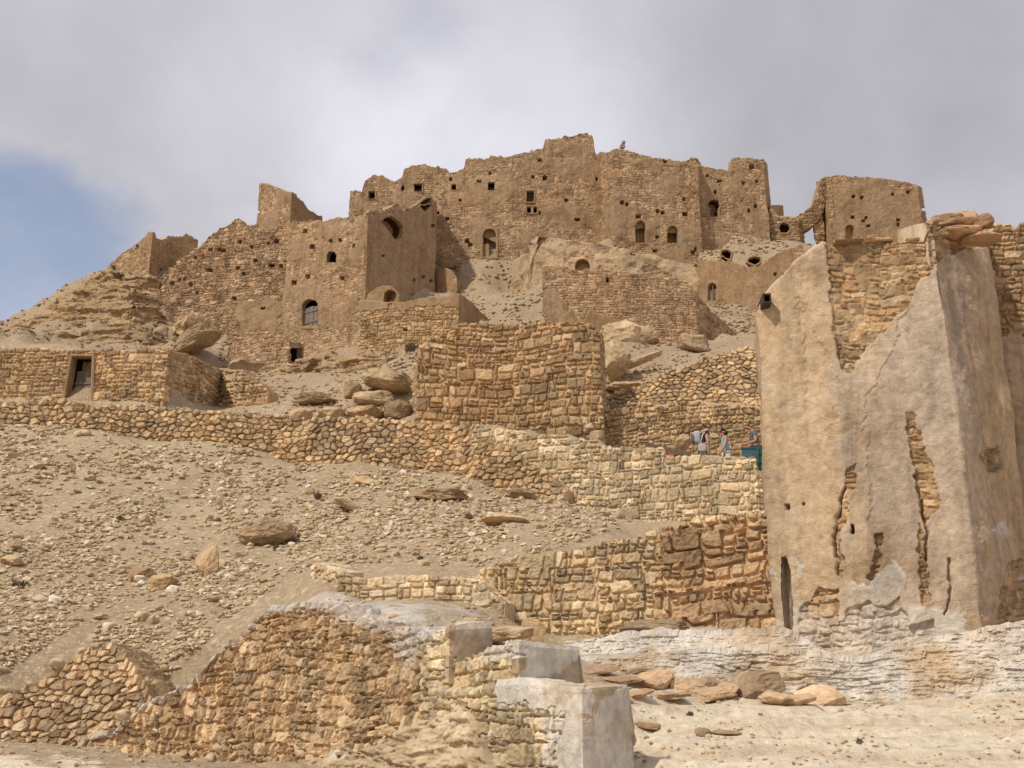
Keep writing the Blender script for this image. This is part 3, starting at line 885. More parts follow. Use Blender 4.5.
# lower plaster aprons under the crest
build_wall('plastered_vault', 'weathered grey plaster bulge of old vaults below the long curtain wall', 'ruined vault',
           [(508, 77), (526, 73.2), (585, 72), (640, 71.6), (702, 71.6)],
           [(508, 262), (514, 246), (526, 235), (545, 231.5), (575, 232), (598, 236), (615, 243), (640, 250), (670, 256), (702, 262)],
           [(508, 300), (530, 300), (600, 296), (702, 303)], 'castle_grey', thick=2.2, ragged=.12, seed=17, back=.9, batter=.25,
           holes=[(592, 238, 4, 5), (528, 251, 7, 6), (633, 254, 5, 3)],
           windows=[win(arch(575, 255, 590, 272, 9), rim=.12, depth=.5, inner='reveal_plaster', name='niche')], group=CG)
build_wall('plastered_wall', 'curving plaster wall with broken round holes and a small arched window under the keyhole tower', 'ruined wall',
           [(690, 72.5), (712, 71), (760, 70.2), (806, 70.2)],
           [(688, 268), (700, 262), (714, 261), (722, 258), (735, 262), (748, 268), (758, 268), (770, 259), (782, 250), (806, 243)],
           [(688, 290), (703, 303), (740, 308), (762, 314), (806, 325)], 'castle_plaster', thick=1.0, ragged=.16, seed=18, back=.95, nrand=5,
           windows=[win([(721, 259), (726, 262), (730, 259), (731, 253), (727, 250), (722, 251)], rim=.12, depth=.9, inner='red_shade', name='hole'),
                    win([(748, 262), (755, 265), (760, 262), (760, 258), (754, 257), (749, 259)], rim=.12, depth=.9, inner='red_shade', name='hole'),
                    win(arch(708, 283, 716.5, 301), rim=.14, depth=.45, inner='reveal_plaster', panel='shutter', panel_mat='grey_wood', planks=3, panel_h=.75, panel_off=.2)], group=CG)
build_wall('stone_terrace_wall', 'broad wall of small even stones in front of the grey plaster vaults', 'terrace wall',
           [(543, 61), (545, 57.6), (620, 57), (696, 57.6), (738, 60)],
           [(542, 267), (560, 267), (600, 270), (640, 274), (670, 279), (688, 284), (698, 296), (712, 312), (738, 334)],
           [(542, 329), (600, 336), (640, 346), (700, 352), (738, 350)], 'castle_fine', thick=1.0, ragged=.14, seed=19, back=.97, nrand=3,
           plaster=[[(544, 285), (562, 300), (570, 326), (544, 326)]], group=CG)
# second row
HOLE = [(379.5, 221), (385, 217), (391, 215.5), (398, 220), (402.5, 227), (402, 233), (398, 240), (393, 239), (388, 232), (384, 226)]
build_wall('castle_tower', 'big corner tower with a torn hole in its shadowed plaster side wall', 'ruined tower',
           [(284, 72), (365, 67.6), (435.5, 73.5), (437, 79)],
           [(282, 222), (300, 219), (320, 220), (335, 217), (352, 216), (365, 213), (378, 207), (385, 208), (398, 204), (404, 209), (420, 204), (437, 203)],
           [(284, 352), (300, 358), (330, 366), (365, 364), (400, 304), (437, 292)], 'castle', thick=.8, ragged=.22, nrand=8, seed=21, batter=.02,
           plaster=[[(366, 216), (380, 212), (404, 214), (418, 206), (440, 200), (440, 330), (366, 330)]],
           bare=[[(366, 200), (440, 200), (420, 204), (404, 213), (380, 211), (366, 217)]],
           holes=[(313, 247, 5, 4), (305, 231, 3, 4), (331, 241, 3, 3), (340, 240, 3, 3), (295, 283, 4, 4), (308, 276.5, 4, 4), (342, 278, 4, 3), (424, 277, 3, 3), (431, 281, 3, 3), (376, 344, 4, 3)],
           windows=[win(arch(327, 250.5, 337, 262), rim=.12, depth=2.0, inner='shade_and_eye_black'),
                    win(arch(302.5, 299, 319.5, 326), rim=.16, depth=.9, inner='shade_and_eye_black', name='doorway', panel='door', panel_mat='grey_wood', planks=4, panel_h=.8, panel_off=.22, rail=(.3, .75)),
                    win(HOLE, rim=.2, depth=2.6, inner='red_shade', name='hole'),
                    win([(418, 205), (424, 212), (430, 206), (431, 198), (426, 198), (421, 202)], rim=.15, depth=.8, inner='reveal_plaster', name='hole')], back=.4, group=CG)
build_wall('castle_wall', 'rough rubble wall riddled with small dark beam holes on the shoulder of the hill', 'castle wall',
           [(144, 79), (170, 76.6), (205, 75.4), (287, 73.6)],
           [(144, 290), (156, 278), (168, 262), (180, 252), (194, 244), (199, 234), (212, 222), (220, 219), (230, 213), (238, 218), (250, 217), (262, 221), (287, 223)],
           [(144, 318), (170, 330), (205, 345), (287, 350)], 'castle_rubble', thick=1.0, ragged=.3, nrand=9, seed=22, batter=.12, back=.9,
           plaster=[[(232, 305), (262, 296), (284, 300), (280, 330), (262, 334), (240, 338)]],
           holes=[(222, 227, 5, 3), (212, 233.5, 4, 3), (211, 250, 4, 3.5), (220, 250, 4, 3.5), (204, 257, 3, 3), (196, 258, 3, 3), (209, 270, 6, 3.5), (238, 268, 4, 3.5), (240, 242, 3, 3), (252, 247, 3, 3), (256, 261, 4, 3), (184, 279, 3, 3), (179, 279.5, 3, 3), (234, 298, 4, 3), (276, 241, 4, 4), (268, 243, 3, 3), (272, 266, 5, 3), (281, 266, 3, 3), (252, 247, 3, 3), (244, 274, 3, 3)], group=CG)
build_wall('castle_tower', 'small tower stub whose shadowed side wall breaks down in steps beside the rubble wall', 'ruined tower',
           [(258, 85), (259.5, 80.6), (290, 78.2), (322, 83.5)],
           [(257, 186), (262, 184.5), (272, 186), (280, 190), (288, 192), (291, 192), (294, 194), (299, 199), (303, 201), (307, 208), (313, 211), (318, 216), (322, 217)],
           [(257, 240), (290, 245), (322, 240)], 'castle', thick=.7, ragged=.16, nrand=4, seed=23, plaster=[[(291, 190), (325, 200), (325, 240), (291, 240)]], back=.3, group=CG)
build_wall('ruined_house', 'lonely ruined house with sloping wall and shadowed side at the far end of the crest', 'ruined house',
           [(108, 87), (109, 83), (150.5, 79.6), (169, 84)],
           [(108, 268), (112, 262), (120, 255), (133, 246), (146, 237), (149, 233), (154, 233), (157, 238), (163, 240), (169, 239)],
           [(108, 274), (150, 275), (169, 274)], 'castle', thick=.7, ragged=.12, nrand=6, seed=24, back=.2, group=CG)
build_wall('ruined_wall', 'low crumbling gable wall leaning behind the lonely ruined house', 'ruined wall',
           [(166, 84.5), (197, 86)], [(165, 238), (172, 236), (178, 237), (186, 234), (191, 236), (197, 240)], [(165, 272), (197, 266)], 'castle_plaster', thick=.7, ragged=.18, seed=25, back=.2, group=CG)
# third row
build_wall('stone_house', 'roofless stone house with plaster band along its top below the big corner tower', 'ruined house',
           [(359, 57.4), (362, 57), (457.5, 56.4), (488, 62.5)],
           [(358, 302), (370, 301), (385, 302), (400, 302), (430, 298), (450, 295), (458, 293), (470, 302), (480, 312), (488, 320)],
           [(358, 366), (415, 358), (458, 345), (488, 335)], 'hut', thick=.7, ragged=.1, seed=31,
           plaster=[[(358, 296), (458, 286), (458, 303), (420, 309), (395, 308), (358, 313)], [(458.5, 288), (490, 300), (490, 345), (458.5, 345)]],
           holes=[(405, 329.5, 4, 3), (372, 352, 3, 3)], back=.5)
build_wall('arched_vault', 'half buried broken barrel vault poking up behind the stone house with plaster band', 'ruined vault',
           [(366, 62.6), (369, 61), (399, 60.6), (404, 63)], [(365, 302), (370, 293), (378, 288), (386, 286.5), (392, 287), (397, 292), (402, 300)], [(365, 312), (404, 312)], 'castle_plaster', thick=1.2, ragged=.05, seed=32, ground=False,
           windows=[win(arch(384, 290, 397, 304), rim=.12, depth=1., inner='reveal_plaster', name='niche')])
build_wall('plastered_wall', 'short dark plaster wall stub between the corner tower and the gravel gully', 'ruined wall',
           [(432, 74.5), (457, 72.6), (461, 76)], [(432, 268), (447, 268.5), (452, 272), (458, 280), (461, 286)], [(432, 296), (461, 293)], 'castle_plaster', thick=.7, ragged=.15, seed=33, back=.4)
build_wall('ruined_wall', 'stepped pillar-like wall remnants standing in the gravel gully above the block house', 'ruined wall',
           [(556, 50), (560, 48.6), (585, 48.4), (625, 48.8)], [(556, 322), (563, 316), (572, 309), (577, 318), (585, 322), (590, 308), (598, 314), (625, 322)], [(556, 332), (625, 334)], 'castle_plaster', thick=.6, ragged=.05, seed=34, back=.2)
build_wall('round_stone_wall', 'low rounded stone wall with a square black opening under the corner tower', 'stone hut',
           [(228, 57), (236, 54), (262, 52.5), (288, 52.2), (304, 54.5)], [(228, 350), (234, 342), (245, 338), (262, 336.5), (275, 338), (287, 343), (292, 343), (304, 343)], [(228, 372), (304, 372)], 'castle_fine', thick=.7, ragged=.06, seed=35, back=.8,
           windows=[win(rect(289.5, 348, 302, 364), rim=.12, depth=1.4, inner='shade_and_eye_black', name='opening')])
# ------------------------------------------------------------------ mid slope
build_wall('stone_hut', 'low dry-stone hut with a leaning grey plank door above the scree', 'stone hut',
           [(-190, 40.5), (-30, 38.6), (165, 37.2), (222, 43.2)],
           [(-190, 365), (-120, 352), (-30, 350), (60, 350), (100, 351), (140, 351), (165, 349), (172, 350), (190, 356), (205, 364), (222, 371)],
           [(-190, 397), (-30, 397), (60, 399), (165, 404), (190, 408), (222, 410)], 'hut', thick=.6, ragged=.06, seed=41, back=.9,
           windows=[win([(66, 399.5), (91.5, 399.5), (93, 357), (73, 357)], rim=.1, depth=.9, inner='shade_and_eye_black', name='doorway', rimmat='tan_rubble', panel='door', panel_mat='grey_wood', planks=3, panel_h=.78, panel_off=.42, rail=(.55,))])
build_wall('ruined_wall', 'small broken wall stub in the shaded corner beside the hut end wall', 'ruined wall',
           [(219, 43), (240, 41.4), (268, 41)], [(219, 371), (232, 369), (242, 372), (250, 378), (262, 386), (268, 392)], [(219, 410), (268, 408)], 'hut', thick=.7, ragged=.12, seed=42, back=.7)
build_wall('stone_block_house', 'large square house wall of coursed ochre blocks rising above the pale path wall', 'stone house',
           [(414, 38.5), (417, 34.9), (602, 34.2), (607, 38.4)],
           [(414, 352), (420, 348), (428, 340), (440, 333), (456, 330), (458, 323), (480, 322), (520, 323), (560, 322), (590, 324), (597, 330), (602, 333), (607, 336)],
           [(414, 418), (470, 424), (520, 430), (602, 446), (607, 446)], 'block', thick=.8, ragged=.1, seed=43, batter=.04, back=.93, nrand=0)
build_wall('retaining_wall', 'long loose dry-stone retaining wall running along the top of the scree below the hut', 'retaining wall',
           [(-260, 36.8), (-30, 35.6), (165, 35), (300, 34), (420, 33.2), (490, 31.6), (566, 30.2)],
           [(-260, 408), (-30, 402), (60, 402), (120, 404), (165, 407), (200, 411), (240, 412), (300, 416), (360, 416), (415, 418), (470, 428), (500, 446), (530, 464), (566, 492)],
           [(-260, 426), (-30, 424), (50, 425), (100, 431), (150, 444), (200, 442), (250, 446), (300, 466), (350, 462), (420, 472), (480, 478), (520, 492), (566, 500)], 'loose', thick=.9, ragged=.12, seed=44, batter=.3, back=.95)
build_wall('path_wall', 'tall pale cream stone wall carrying the path where the people walk', 'retaining wall',
           [(470, 32.2), (540, 31), (600, 30.2), (664, 29.7), (758, 29), (775, 29)],
           [(470, 424), (490, 427), (520, 431), (560, 436), (599, 440), (601, 446), (640, 447), (663, 447), (665, 456), (700, 456), (756, 457), (759, 470), (775, 471)],
           [(470, 480), (510, 492), (540, 498), (580, 510), (640, 524), (775, 526)], 'pale', thick=.8, ragged=.05, seed=45, batter=.06, back=.75, backz=None)
build_wall('stone_wall', 'brown rubble wall standing behind the walking people', 'stone wall',
           [(603, 35), (640, 34.6), (775, 33.6)], [(603, 410), (630, 404), (660, 402), (700, 403), (775, 400)], [(603, 470), (640, 492), (775, 498)], 'drystone', thick=.8, ragged=.12, seed=46, batter=.08, back=.95)
build_wall('sloping_rubble_wall', 'rising rubble wall climbing the slope behind the people towards the plastered house', 'retaining wall',
           [(606, 38.6), (650, 37.6), (775, 36.6)], [(606, 394), (625, 386), (650, 372), (680, 358), (710, 345), (740, 335), (765, 324), (775, 320)], [(606, 406), (775, 402)], 'loose', thick=1.2, ragged=.2, seed=47, batter=.75, back=.96)
# ------------------------------------------------------------------ near terrace
build_wall('dry_stone_wall', 'pale brown dry-stone wall whose far end turns to darker reddish blocks by the plastered house', 'dry-stone wall',
           [(468, 16.9), (560, 16.3), (640, 15.9), (668, 15.75)],
           [(468, 584), (480, 572), (510, 560), (560, 551), (600, 542), (640, 534), (670, 526), (700, 520), (735, 517), (775, 514)],
           [(468, 622), (500, 628), (560, 634), (620, 632), (690, 626), (775, 618)], 'mixed', thick=.7, ragged=.05, rcell=.2, seed=51, batter=.08, back=.95)
build_wall('dry_stone_wall', 'patch of big dark reddish blocks ending the dry-stone wall against the plastered house', 'dry-stone wall',
           [(655, 15.9), (660, 15.74), (775, 15.3)], [(655, 534), (664, 527), (690, 522), (720, 517), (745, 516), (775, 513)], [(655, 628), (690, 626), (775, 618)], 'redmix', thick=.7, ragged=.05, rcell=.22, seed=57, batter=.08, back=.95)
build_wall('bench_wall', 'low L-shaped terrace wall of flat yellowish stones in the hollow below the scree', 'terrace wall',
           [(313, 18.6), (341, 16.9), (420, 16.7), (505, 16.2)],
           [(313, 565), (325, 567), (341, 573), (370, 579), (400, 576), (470, 577), (484, 584), (505, 606)], [(313, 584), (341, 600), (478, 604), (505, 609)], 'bench', thick=.4, ragged=.03, seed=52, back=.95)
build_wall('foot_wall', 'reddish loose-stone retaining wall with whitewashed crest running down to the stepped parapet', 'retaining wall',
           [(90, 15.6), (150, 15.2), (205, 14.9), (255, 14.2), (330, 13.0), (437, 10.9)],
           [(90, 738), (118, 730), (140, 708), (165, 694), (185, 686), (203, 655), (230, 634), (250, 612), (257, 608), (300, 606), (318, 606), (322, 616), (345, 622), (385, 628), (425, 636), (452, 640)],
           [(90, 748), (150, 756), (250, 762), (330, 756), (385, 732), (452, 700)], 'foot', thick=.5, ragged=.045, rcell=.13, seed=53, batter=.16, back=.97, wtop=.07, gpx=(60, 345),
           white=[[(384, 630), (452, 640), (452, 690), (420, 680), (395, 655)]])
build_wall('tumbled_wall', 'low tumbled line of a collapsed dry-stone wall fading into the scree corner', 'ruined wall',
           [(-10, 16), (60, 15.9), (100, 15.8), (190, 15.6)],
           [(-10, 698), (20, 686), (45, 662), (60, 650), (76, 645), (92, 655), (112, 676), (138, 700), (162, 722), (190, 744)],
           [(-10, 738), (60, 742), (110, 748), (190, 757)], 'footloose', thick=.7, ragged=.10, rcell=.14, seed=54, batter=.75, back=.9)
# whitewashed rock ledges
build_wall('plastered_ledge', 'upper whitewashed rock step at the foot of the mixed dry-stone wall', 'rock ledge',
           [(560, 15.2), (690, 14.6), (830, 13.95)], [(560, 640), (600, 638), (640, 632), (690, 634), (730, 632), (775, 630), (800, 640), (830, 656)],
           [(560, 654), (690, 652), (830, 668)], 'ledge', thick=.7, ragged=.02, seed=61, batter=.8, back=1., bury=.5,
           white=[[(550, 600), (960, 600), (960, 690), (550, 690)]])
build_wall('plastered_ledge', 'long rough whitewashed ledge under the plastered house, above the fallen slabs', 'rock ledge',
           [(545, 14.2), (770, 13.35), (1060, 12.75), (1320, 12.6)],
           [(545, 660), (600, 659), (640, 656), (690, 652), (760, 650), (820, 656), (855, 662), (880, 655), (905, 643), (950, 634), (1000, 627), (1060, 618), (1320, 600)],
           [(545, 676), (690, 676), (850, 702), (905, 704), (960, 697), (1060, 686), (1320, 680)], 'ledge', thick=1.1, ragged=.02, seed=62, batter=.5, back=1., bury=.5,
           white=[[(540, 560), (1350, 560), (1350, 710), (540, 710)]])
# plastered house
HB = [(826, 241), (870, 238), (926, 236), (938, 216), (962, 214), (990, 216), (1004, 238), (985, 250), (962, 250), (940, 262), (925, 276), (908, 306), (885, 330), (866, 350), (850, 377), (843, 372), (838, 345), (834, 325), (830, 300)]
HW = build_wall('plastered_house', 'tall crumbling house with peeling ochre plaster and a patch of bare stone at its top', 'house',
           [(764, 18.5), (768.5, 15.2), (828, 14.7), (957, 14.2), (1011, 15.4), (1014, 19)],
           [(757, 322), (762, 306), (767, 296), (775, 285), (790, 270), (806, 255), (822, 242), (850, 239), (900, 238), (924, 237), (928, 226), (936, 221), (945, 219), (992, 222), (1000, 228), (1008, 240), (1014, 245)],
           [(757, 642), (790, 642), (830, 660), (880, 660), (905, 640), (957, 630), (1014, 625)], 'house', thick=.6, ragged=.05, seed=64, back=.05, batter=.012, recess=.045,
           cool=[[(865, 400), (950, 300), (965, 430), (985, 620), (880, 600), (870, 500)], [(800, 300), (840, 380), (840, 420), (810, 400)], [(930, 240), (960, 240), (965, 330), (905, 400), (880, 380)]],
           warm=[[(760, 300), (830, 250), (835, 420), (850, 640), (760, 640)], [(965, 380), (1020, 380), (1020, 520), (985, 470)]],
           bare=[HB, [(903, 412), (913, 417), (922, 440), (934, 468), (940, 492), (936, 512), (926, 522), (919, 505), (915, 480), (908, 450)],
                 [(838, 575), (837, 510), (842, 486), (850, 470), (859, 466), (853, 490), (846, 505), (843, 580)],
                 [(812, 598), (822, 588), (840, 588), (838, 622), (822, 628)], [(872, 560), (876, 534), (882, 536), (880, 562), (878, 585), (870, 580)],
                 [(918, 520), (926, 545), (932, 600), (925, 606), (917, 570)], [(974, 455), (990, 448), (1000, 468), (985, 475)],
                 [(1008, 560), (1030, 560), (1030, 640), (1000, 640), (1000, 585)], [(910, 625), (935, 620), (930, 640), (908, 640)], [(800, 610), (812, 600), (840, 622), (852, 606), (868, 600), (885, 606), (900, 596), (912, 640), (800, 660)]],
           coolrec=.012, grooves=[(1.6, .07, [(838, 575), (837, 520), (843, 488)]), (2.2, .10, [(922, 500), (927, 535), (926, 560)]), (1.8, .08, [(949, 560), (950, 585), (946, 615)])],
           white=[[(762, 660), (768, 590), (800, 575), (850, 585), (905, 600), (965, 610), (965, 660)], [(768, 640), (772, 600), (781, 570), (788, 640)], [(795, 650), (797, 560), (812, 590), (812, 630), (840, 630), (850, 588), (872, 588), (892, 560), (905, 585), (912, 640), (880, 690), (800, 690)], [(988, 528), (1000, 520), (1030, 524), (1030, 578), (995, 572)]],
           holes=[(853, 530, 3, 10), (790, 508, 5, 6), (806, 505, 3, 3), (763.5, 400, 2.5, 9)],
           windows=[win([(786, 630), (794, 630), (795, 600), (793, 572), (789, 556), (784, 558), (783, 585)], rim=.04, depth=1.2, inner='shade_and_eye_black', name='doorway', proud=-.03)], parts=True)
build_wall('stone_wall', 'rubble stone wall joining the plastered house and running out of frame', 'stone wall',
           [(1000, 16.2), (1080, 16.0), (1330, 16.2)], [(1000, 226), (1008, 224), (1016, 227), (1026, 222), (1080, 224), (1150, 300), (1230, 330), (1330, 480)], [(1000, 625), (1330, 610)], 'sidewall', thick=.6, ragged=.05, seed=65, back=.05,
           plaster=[[(1000, 335), (1090, 345), (1200, 420), (1200, 500), (1090, 530), (1000, 520)]])
# stepped parapet: three piers of one wall
PR = empty('stepped_parapet', (.45, 9.6, -.7))
tag(PR, 'whitewashed stone stair parapet stepping up in three square-ended piers', 'parapet')
W1_ = [[(480, 640), (640, 640), (640, 720), (560, 705), (545, 768), (640, 790), (548, 790), (546, 700), (530, 700), (500, 695)]]
build_wall('p', '', '', [(430, 10.85), (516, 9.75), (583, 9.0), (630, 9.42), (600, 9.9)], [(430, 690), (490, 688), (505, 684), (530, 682), (583, 690), (606, 688), (630, 685)], [(430, 800), (630, 800)], 'parapet', thick=.3, ragged=.015, seed=71,
           back=.9, parent=PR, part='pier', ground=False, plaster=[[(572, 680), (640, 680), (640, 800), (560, 800)], [(500, 676), (590, 676), (590, 712), (540, 706), (505, 700)]],
           white=[[(548, 676), (583, 680), (583, 800), (548, 800)], [(500, 676), (590, 676), (590, 716), (505, 706)], [(583, 740), (600, 700), (640, 680), (640, 800), (583, 800)]])
build_wall('p', '', '', [(440, 10.75), (520, 9.75), (577, 10.2), (560, 10.9)], [(440, 666), (450, 662), (480, 655), (500, 648), (515, 645), (545, 647), (577, 650)], [(440, 720), (577, 720)], 'parapet', thick=.3, ragged=.015, seed=72,
           back=.9, parent=PR, part='pier', plaster=[[(520, 640), (580, 640), (580, 720), (520, 720)]], white=[[(436, 640), (525, 635), (525, 656), (440, 676)], [(520, 640), (580, 640), (580, 656), (520, 690)]], ground=False)
build_wall('p', '', '', [(425, 11.1), (450, 10.62), (486, 10.95), (478, 11.6)], [(425, 640), (437, 632), (450, 629), (486, 627)], [(425, 700), (486, 690)], 'parapet', thick=.3, ragged=.01, seed=73,
           back=.9, parent=PR, part='pier', plaster=[[(450, 620), (490, 620), (490, 700), (450, 700)]], white=[[(425, 625), (490, 622), (490, 640), (425, 648)]], ground=False)

# bedrock bands
OG = 'bedrock bands of the hill shoulder'
for lab, nd, tp, bs, kw in (
        ('lowest layered rock band on the bare shoulder, just above the hut roof', [(-30, 60), (60, 58.5), (150, 58), (178, 60)], [(-30, 350), (0, 345), (22, 330), (40, 326), (80, 329), (120, 327), (150, 330), (178, 340)], [(-30, 352), (178, 348)], dict(seed=81)),
        ('thick pale rock band in the middle of the bare shoulder', [(18, 68), (60, 66), (130, 65), (172, 67)], [(18, 332), (30, 318), (45, 308), (70, 305), (100, 307), (135, 303), (160, 306), (172, 318)], [(18, 332), (172, 330)], dict(seed=82)),
        ('narrow cracked rock band high on the bare shoulder', [(44, 76), (70, 73), (130, 71.5), (160, 73)], [(44, 308), (58, 300), (75, 292), (90, 288), (115, 286), (140, 288), (160, 294)], [(44, 310), (160, 308)], dict(seed=83)),
        ('dark rock knob at the top of the bare shoulder beneath the lonely house', [(84, 80), (100, 78), (135, 77), (160, 78)], [(84, 286), (88, 276), (98, 273), (112, 272), (125, 275), (145, 276), (160, 282)], [(84, 290), (160, 291)], dict(seed=84)),
        ('overhanging layered ledge jutting out beneath the big corner tower', [(268, 49), (330, 46.5), (416, 44.5), (424, 46)], [(268, 372), (290, 364), (330, 357), (360, 352), (385, 349), (416, 350), (424, 352)], [(268, 380), (330, 374), (424, 372)], dict(seed=85, thick=2.5))):
    k_ = dict(thick=2.0, ragged=.25, rcell=.9, batter=.35, back=1., bury=.8); k_.update(kw)
    build_wall('rock_outcrop', lab, 'rock outcrop', nd, tp, bs, 'strata', group=OG, **k_)
build_wall('rock_outcrop', 'smooth banded bedrock below the reddish retaining wall, beside the stepped parapet', 'rock outcrop',
           [(318, 12.3), (350, 11.4), (400, 10.55), (462, 9.95), (492, 9.7)], [(318, 768), (335, 758), (365, 746), (390, 734), (420, 716), (445, 706), (456, 716), (472, 745), (492, 790)], [(318, 800), (492, 815)], 'bedrock', thick=1.0, ragged=.0, seed=86, batter=.2, back=1., bury=.2)
build_wall('ruined_wall', 'lump of ruined wall with a round hole where the broken arch lands', 'ruined wall',
           [(768, 83), (772, 80.2), (799, 80), (804, 81)], [(768, 206), (771, 207), (774, 214), (779, 217), (786, 216), (792, 218), (798, 219), (804, 222)], [(768, 252), (804, 254)], 'castle_rubble', thick=1.2, ragged=.2, seed=91, back=.3, group=CG,
           windows=[win([(780, 233), (787, 233), (790, 229), (788, 224), (782, 223), (779, 227)], rim=.12, depth=.8, inner='red_shade', name='hole')])
build_wall('broken_arch', 'broken masonry arch springing from the wall lump up to the detached tower', 'ruined arch',
           [(797, 80.6), (826, 80.6)], [(797, 217), (806, 212), (812, 207), (815, 198), (818, 185), (822, 177), (826, 177)], [(797, 234), (805, 230), (813, 225), (820, 218), (824, 210), (826, 198)], 'castle_rubble', thick=1.0, ragged=.12, seed=92, ground=False, bury=0., group=CG)
build_wall('stone_post', 'slender upright masonry post under the broken arch', 'ruined pillar',
           [(815, 81.6), (815.5, 81), (823, 81), (823.5, 81.8)], [(814, 206), (824, 206)], [(814, 256), (824, 256)], 'castle_rubble', thick=.4, ragged=.05, seed=93, ground=False, group=CG)
# ------------------------------------------------------------------ terrain
def cp(px, py, d):
    CON.append((float(xat(px, py, d)), float(d), float(zat(py, d)), 0))


for px in (-120, -40, 40, 130, 220, 300):
    for py, d in ((450, 32.8), (470, 31.2), (500, 28), (540, 24.5), (580, 21.5), (620, 18.7)):
        if px > 200 and py < 470:
            continue
        cp(px, py + (10 if px > 200 and py < 500 else 0), d)
for px, py, d in ((-40, 660, 17.3), (130, 660, 17), (180, 640, 17.6), (130, 700, 15.7), (-40, 768, 13), (60, 768, 13), (160, 768, 13), (250, 768, 12.5), (60, 750, 14.6), (160, 764, 14.2),
                  (320, 775, 11.8), (400, 790, 10.3), (380, 800, 10), (100, 752, 15.2), (150, 758, 14.9), (200, 761, 14.5), (250, 764, 13.8), (300, 764, 13.1), (330, 760, 12.6), (255, 614, 15.0), (225, 640, 15.4), (205, 658, 15.7), (150, 702, 15.9), (318, 612, 14.2), (385, 632, 12.9), (438, 648, 11.9), (345, 740, 12.3), (380, 735, 11.8),
                  (340, 500, 27.5), (400, 510, 26.5), (480, 510, 27), (340, 540, 22.8), (400, 540, 23), (480, 540, 22.5), (550, 525, 24), (600, 530, 24), (340, 560, 20), (420, 560, 20), (480, 560, 19.5), (520, 545, 20),
                  (350, 606, 14.9), (420, 607, 15), (460, 610, 14.6), (500, 636, 14), (470, 632, 12.3), (520, 640, 13.2), (560, 648, 13.4),
                  (640, 690, 12.4), (700, 700, 12.6), (800, 704, 12.4), (850, 706, 12.5), (950, 702, 12.2), (1040, 694, 12.2), (640, 720, 11), (760, 725, 11), (900, 725, 11), (1040, 720, 11),
                  (640, 768, 9.4), (760, 768, 9.4), (900, 768, 9.2), (1040, 768, 9.2), (760, 800, 7.5), (1000, 800, 7.5), (560, 680, 12.2), (600, 690, 11), (640, 745, 10),
                  # shoulder of the hill
                  (-60, 352, 47), (0, 346, 52), (60, 345, 55), (130, 344, 57), (200, 345, 58), (25, 335, 62), (-60, 375, 70), (0, 347, 76), (28, 326, 77), (60, 320, 66), (110, 315, 66), (48, 308, 78), (84, 290, 80), (90, 279, 81), (130, 282, 78),
                  (100, 300, 72), (60, 300, 76), (230, 350, 60),
                  # gravel gully
                  (330, 352, 50), (280, 368, 47), (240, 378, 46), (380, 350, 47), (410, 352, 42), (340, 380, 41), (400, 400, 37.5), (300, 395, 40), (350, 402, 37.5),
                  (480, 270, 75), (450, 300, 68), (480, 300, 65.5), (510, 300, 63), (530, 315, 60), (480, 318, 58), (440, 310, 64), (530, 290, 66), (520, 330, 52), (540, 322, 55), (480, 330, 48),
                  (640, 350, 52), (680, 350, 53), (720, 335, 57), (740, 320, 62), (760, 330, 52), (700, 345, 48), (660, 350, 47), (620, 352, 47), (610, 375, 42), (640, 362, 44), (620, 400, 38),
                  (720, 245, 74.5), (760, 245, 75), (790, 240, 76), (735, 232, 77), (800, 244, 80), (812, 246, 82), (850, 250, 80), (900, 252, 80), (700, 250, 75)):
    cp(px, py, d)
for px in (640, 670, 700, 730, 760, 780):
    for d in ((31.3, 32.1, 32.8) if px < 690 else (30.5, 31.5, 32.8)):
        CON.append((float(xat(px, 455, d)), d, 7.6, 0))
for i in range(10):
    px_ = 472 + (583 - 472) * i / 9; d_c = 10.34 + (9.0 - 10.34) * i / 9
    x_ = float(xat(px_, 740, d_c))
    for o_ in (.0, .12, .4, .8):
        CON.append((x_ - .81 * o_, d_c - .59 * o_, .72, 0))
for p_ in ((.6, 8.75, .7), (.85, 9.0, .85), (1.15, 9.35, 1.05), (.35, 8.9, .7), (.75, 9.6, .95), (.2, 10.2, 1.0), (-.3, 10.8, 1.1)):
    CON.append(p_ + (0,))
# back of the hill and surroundings
for x, y, z in ((-90, 60, 8), (-90, 90, 10), (-70, 75, 20), (-48, 84, 27), (-45, 100, 22), (-20, 100, 33), (0, 100, 35), (20, 100, 34), (45, 95, 30), (60, 80, 28), (75, 70, 18), (90, 90, 8), (90, 50, 4), (60, 40, 10), (40, 30, 8), (35, 20, 4), (30, 12, 1),
                (0, 125, 15), (-40, 125, 10), (40, 125, 10), (0, 160, -4), (-70, 150, -4), (70, 150, -4), (-100, 30, 0), (-60, 30, 4), (-40, 40, 11.5), (-35, 20, .8), (-25, 13, -.8), (-20, 5, -2), (0, 3, -1.2), (0, 0, -.3), (0, 6, -.9), (4, 3, .1), (5, 5.5, .6), (9, 8, 1.), (15, 8, 1), (20, 2, -.5),
                (-3, 7.5, -.9), (-1, 8, -.85), (.2, 8.2, -.7), (-30, -10, -3), (30, -10, -3), (0, -10, -1.5), (100, 0, -3), (-100, 0, -3), (100, 160, -5), (-100, 160, -5), (0, 190, -6), (45, 60, 21), (35, 50, 16), (30, 40, 12), (60, 60, 20)):
    CON.append((x, y, z, 0))

CA = np.array(CON)[:, :3]
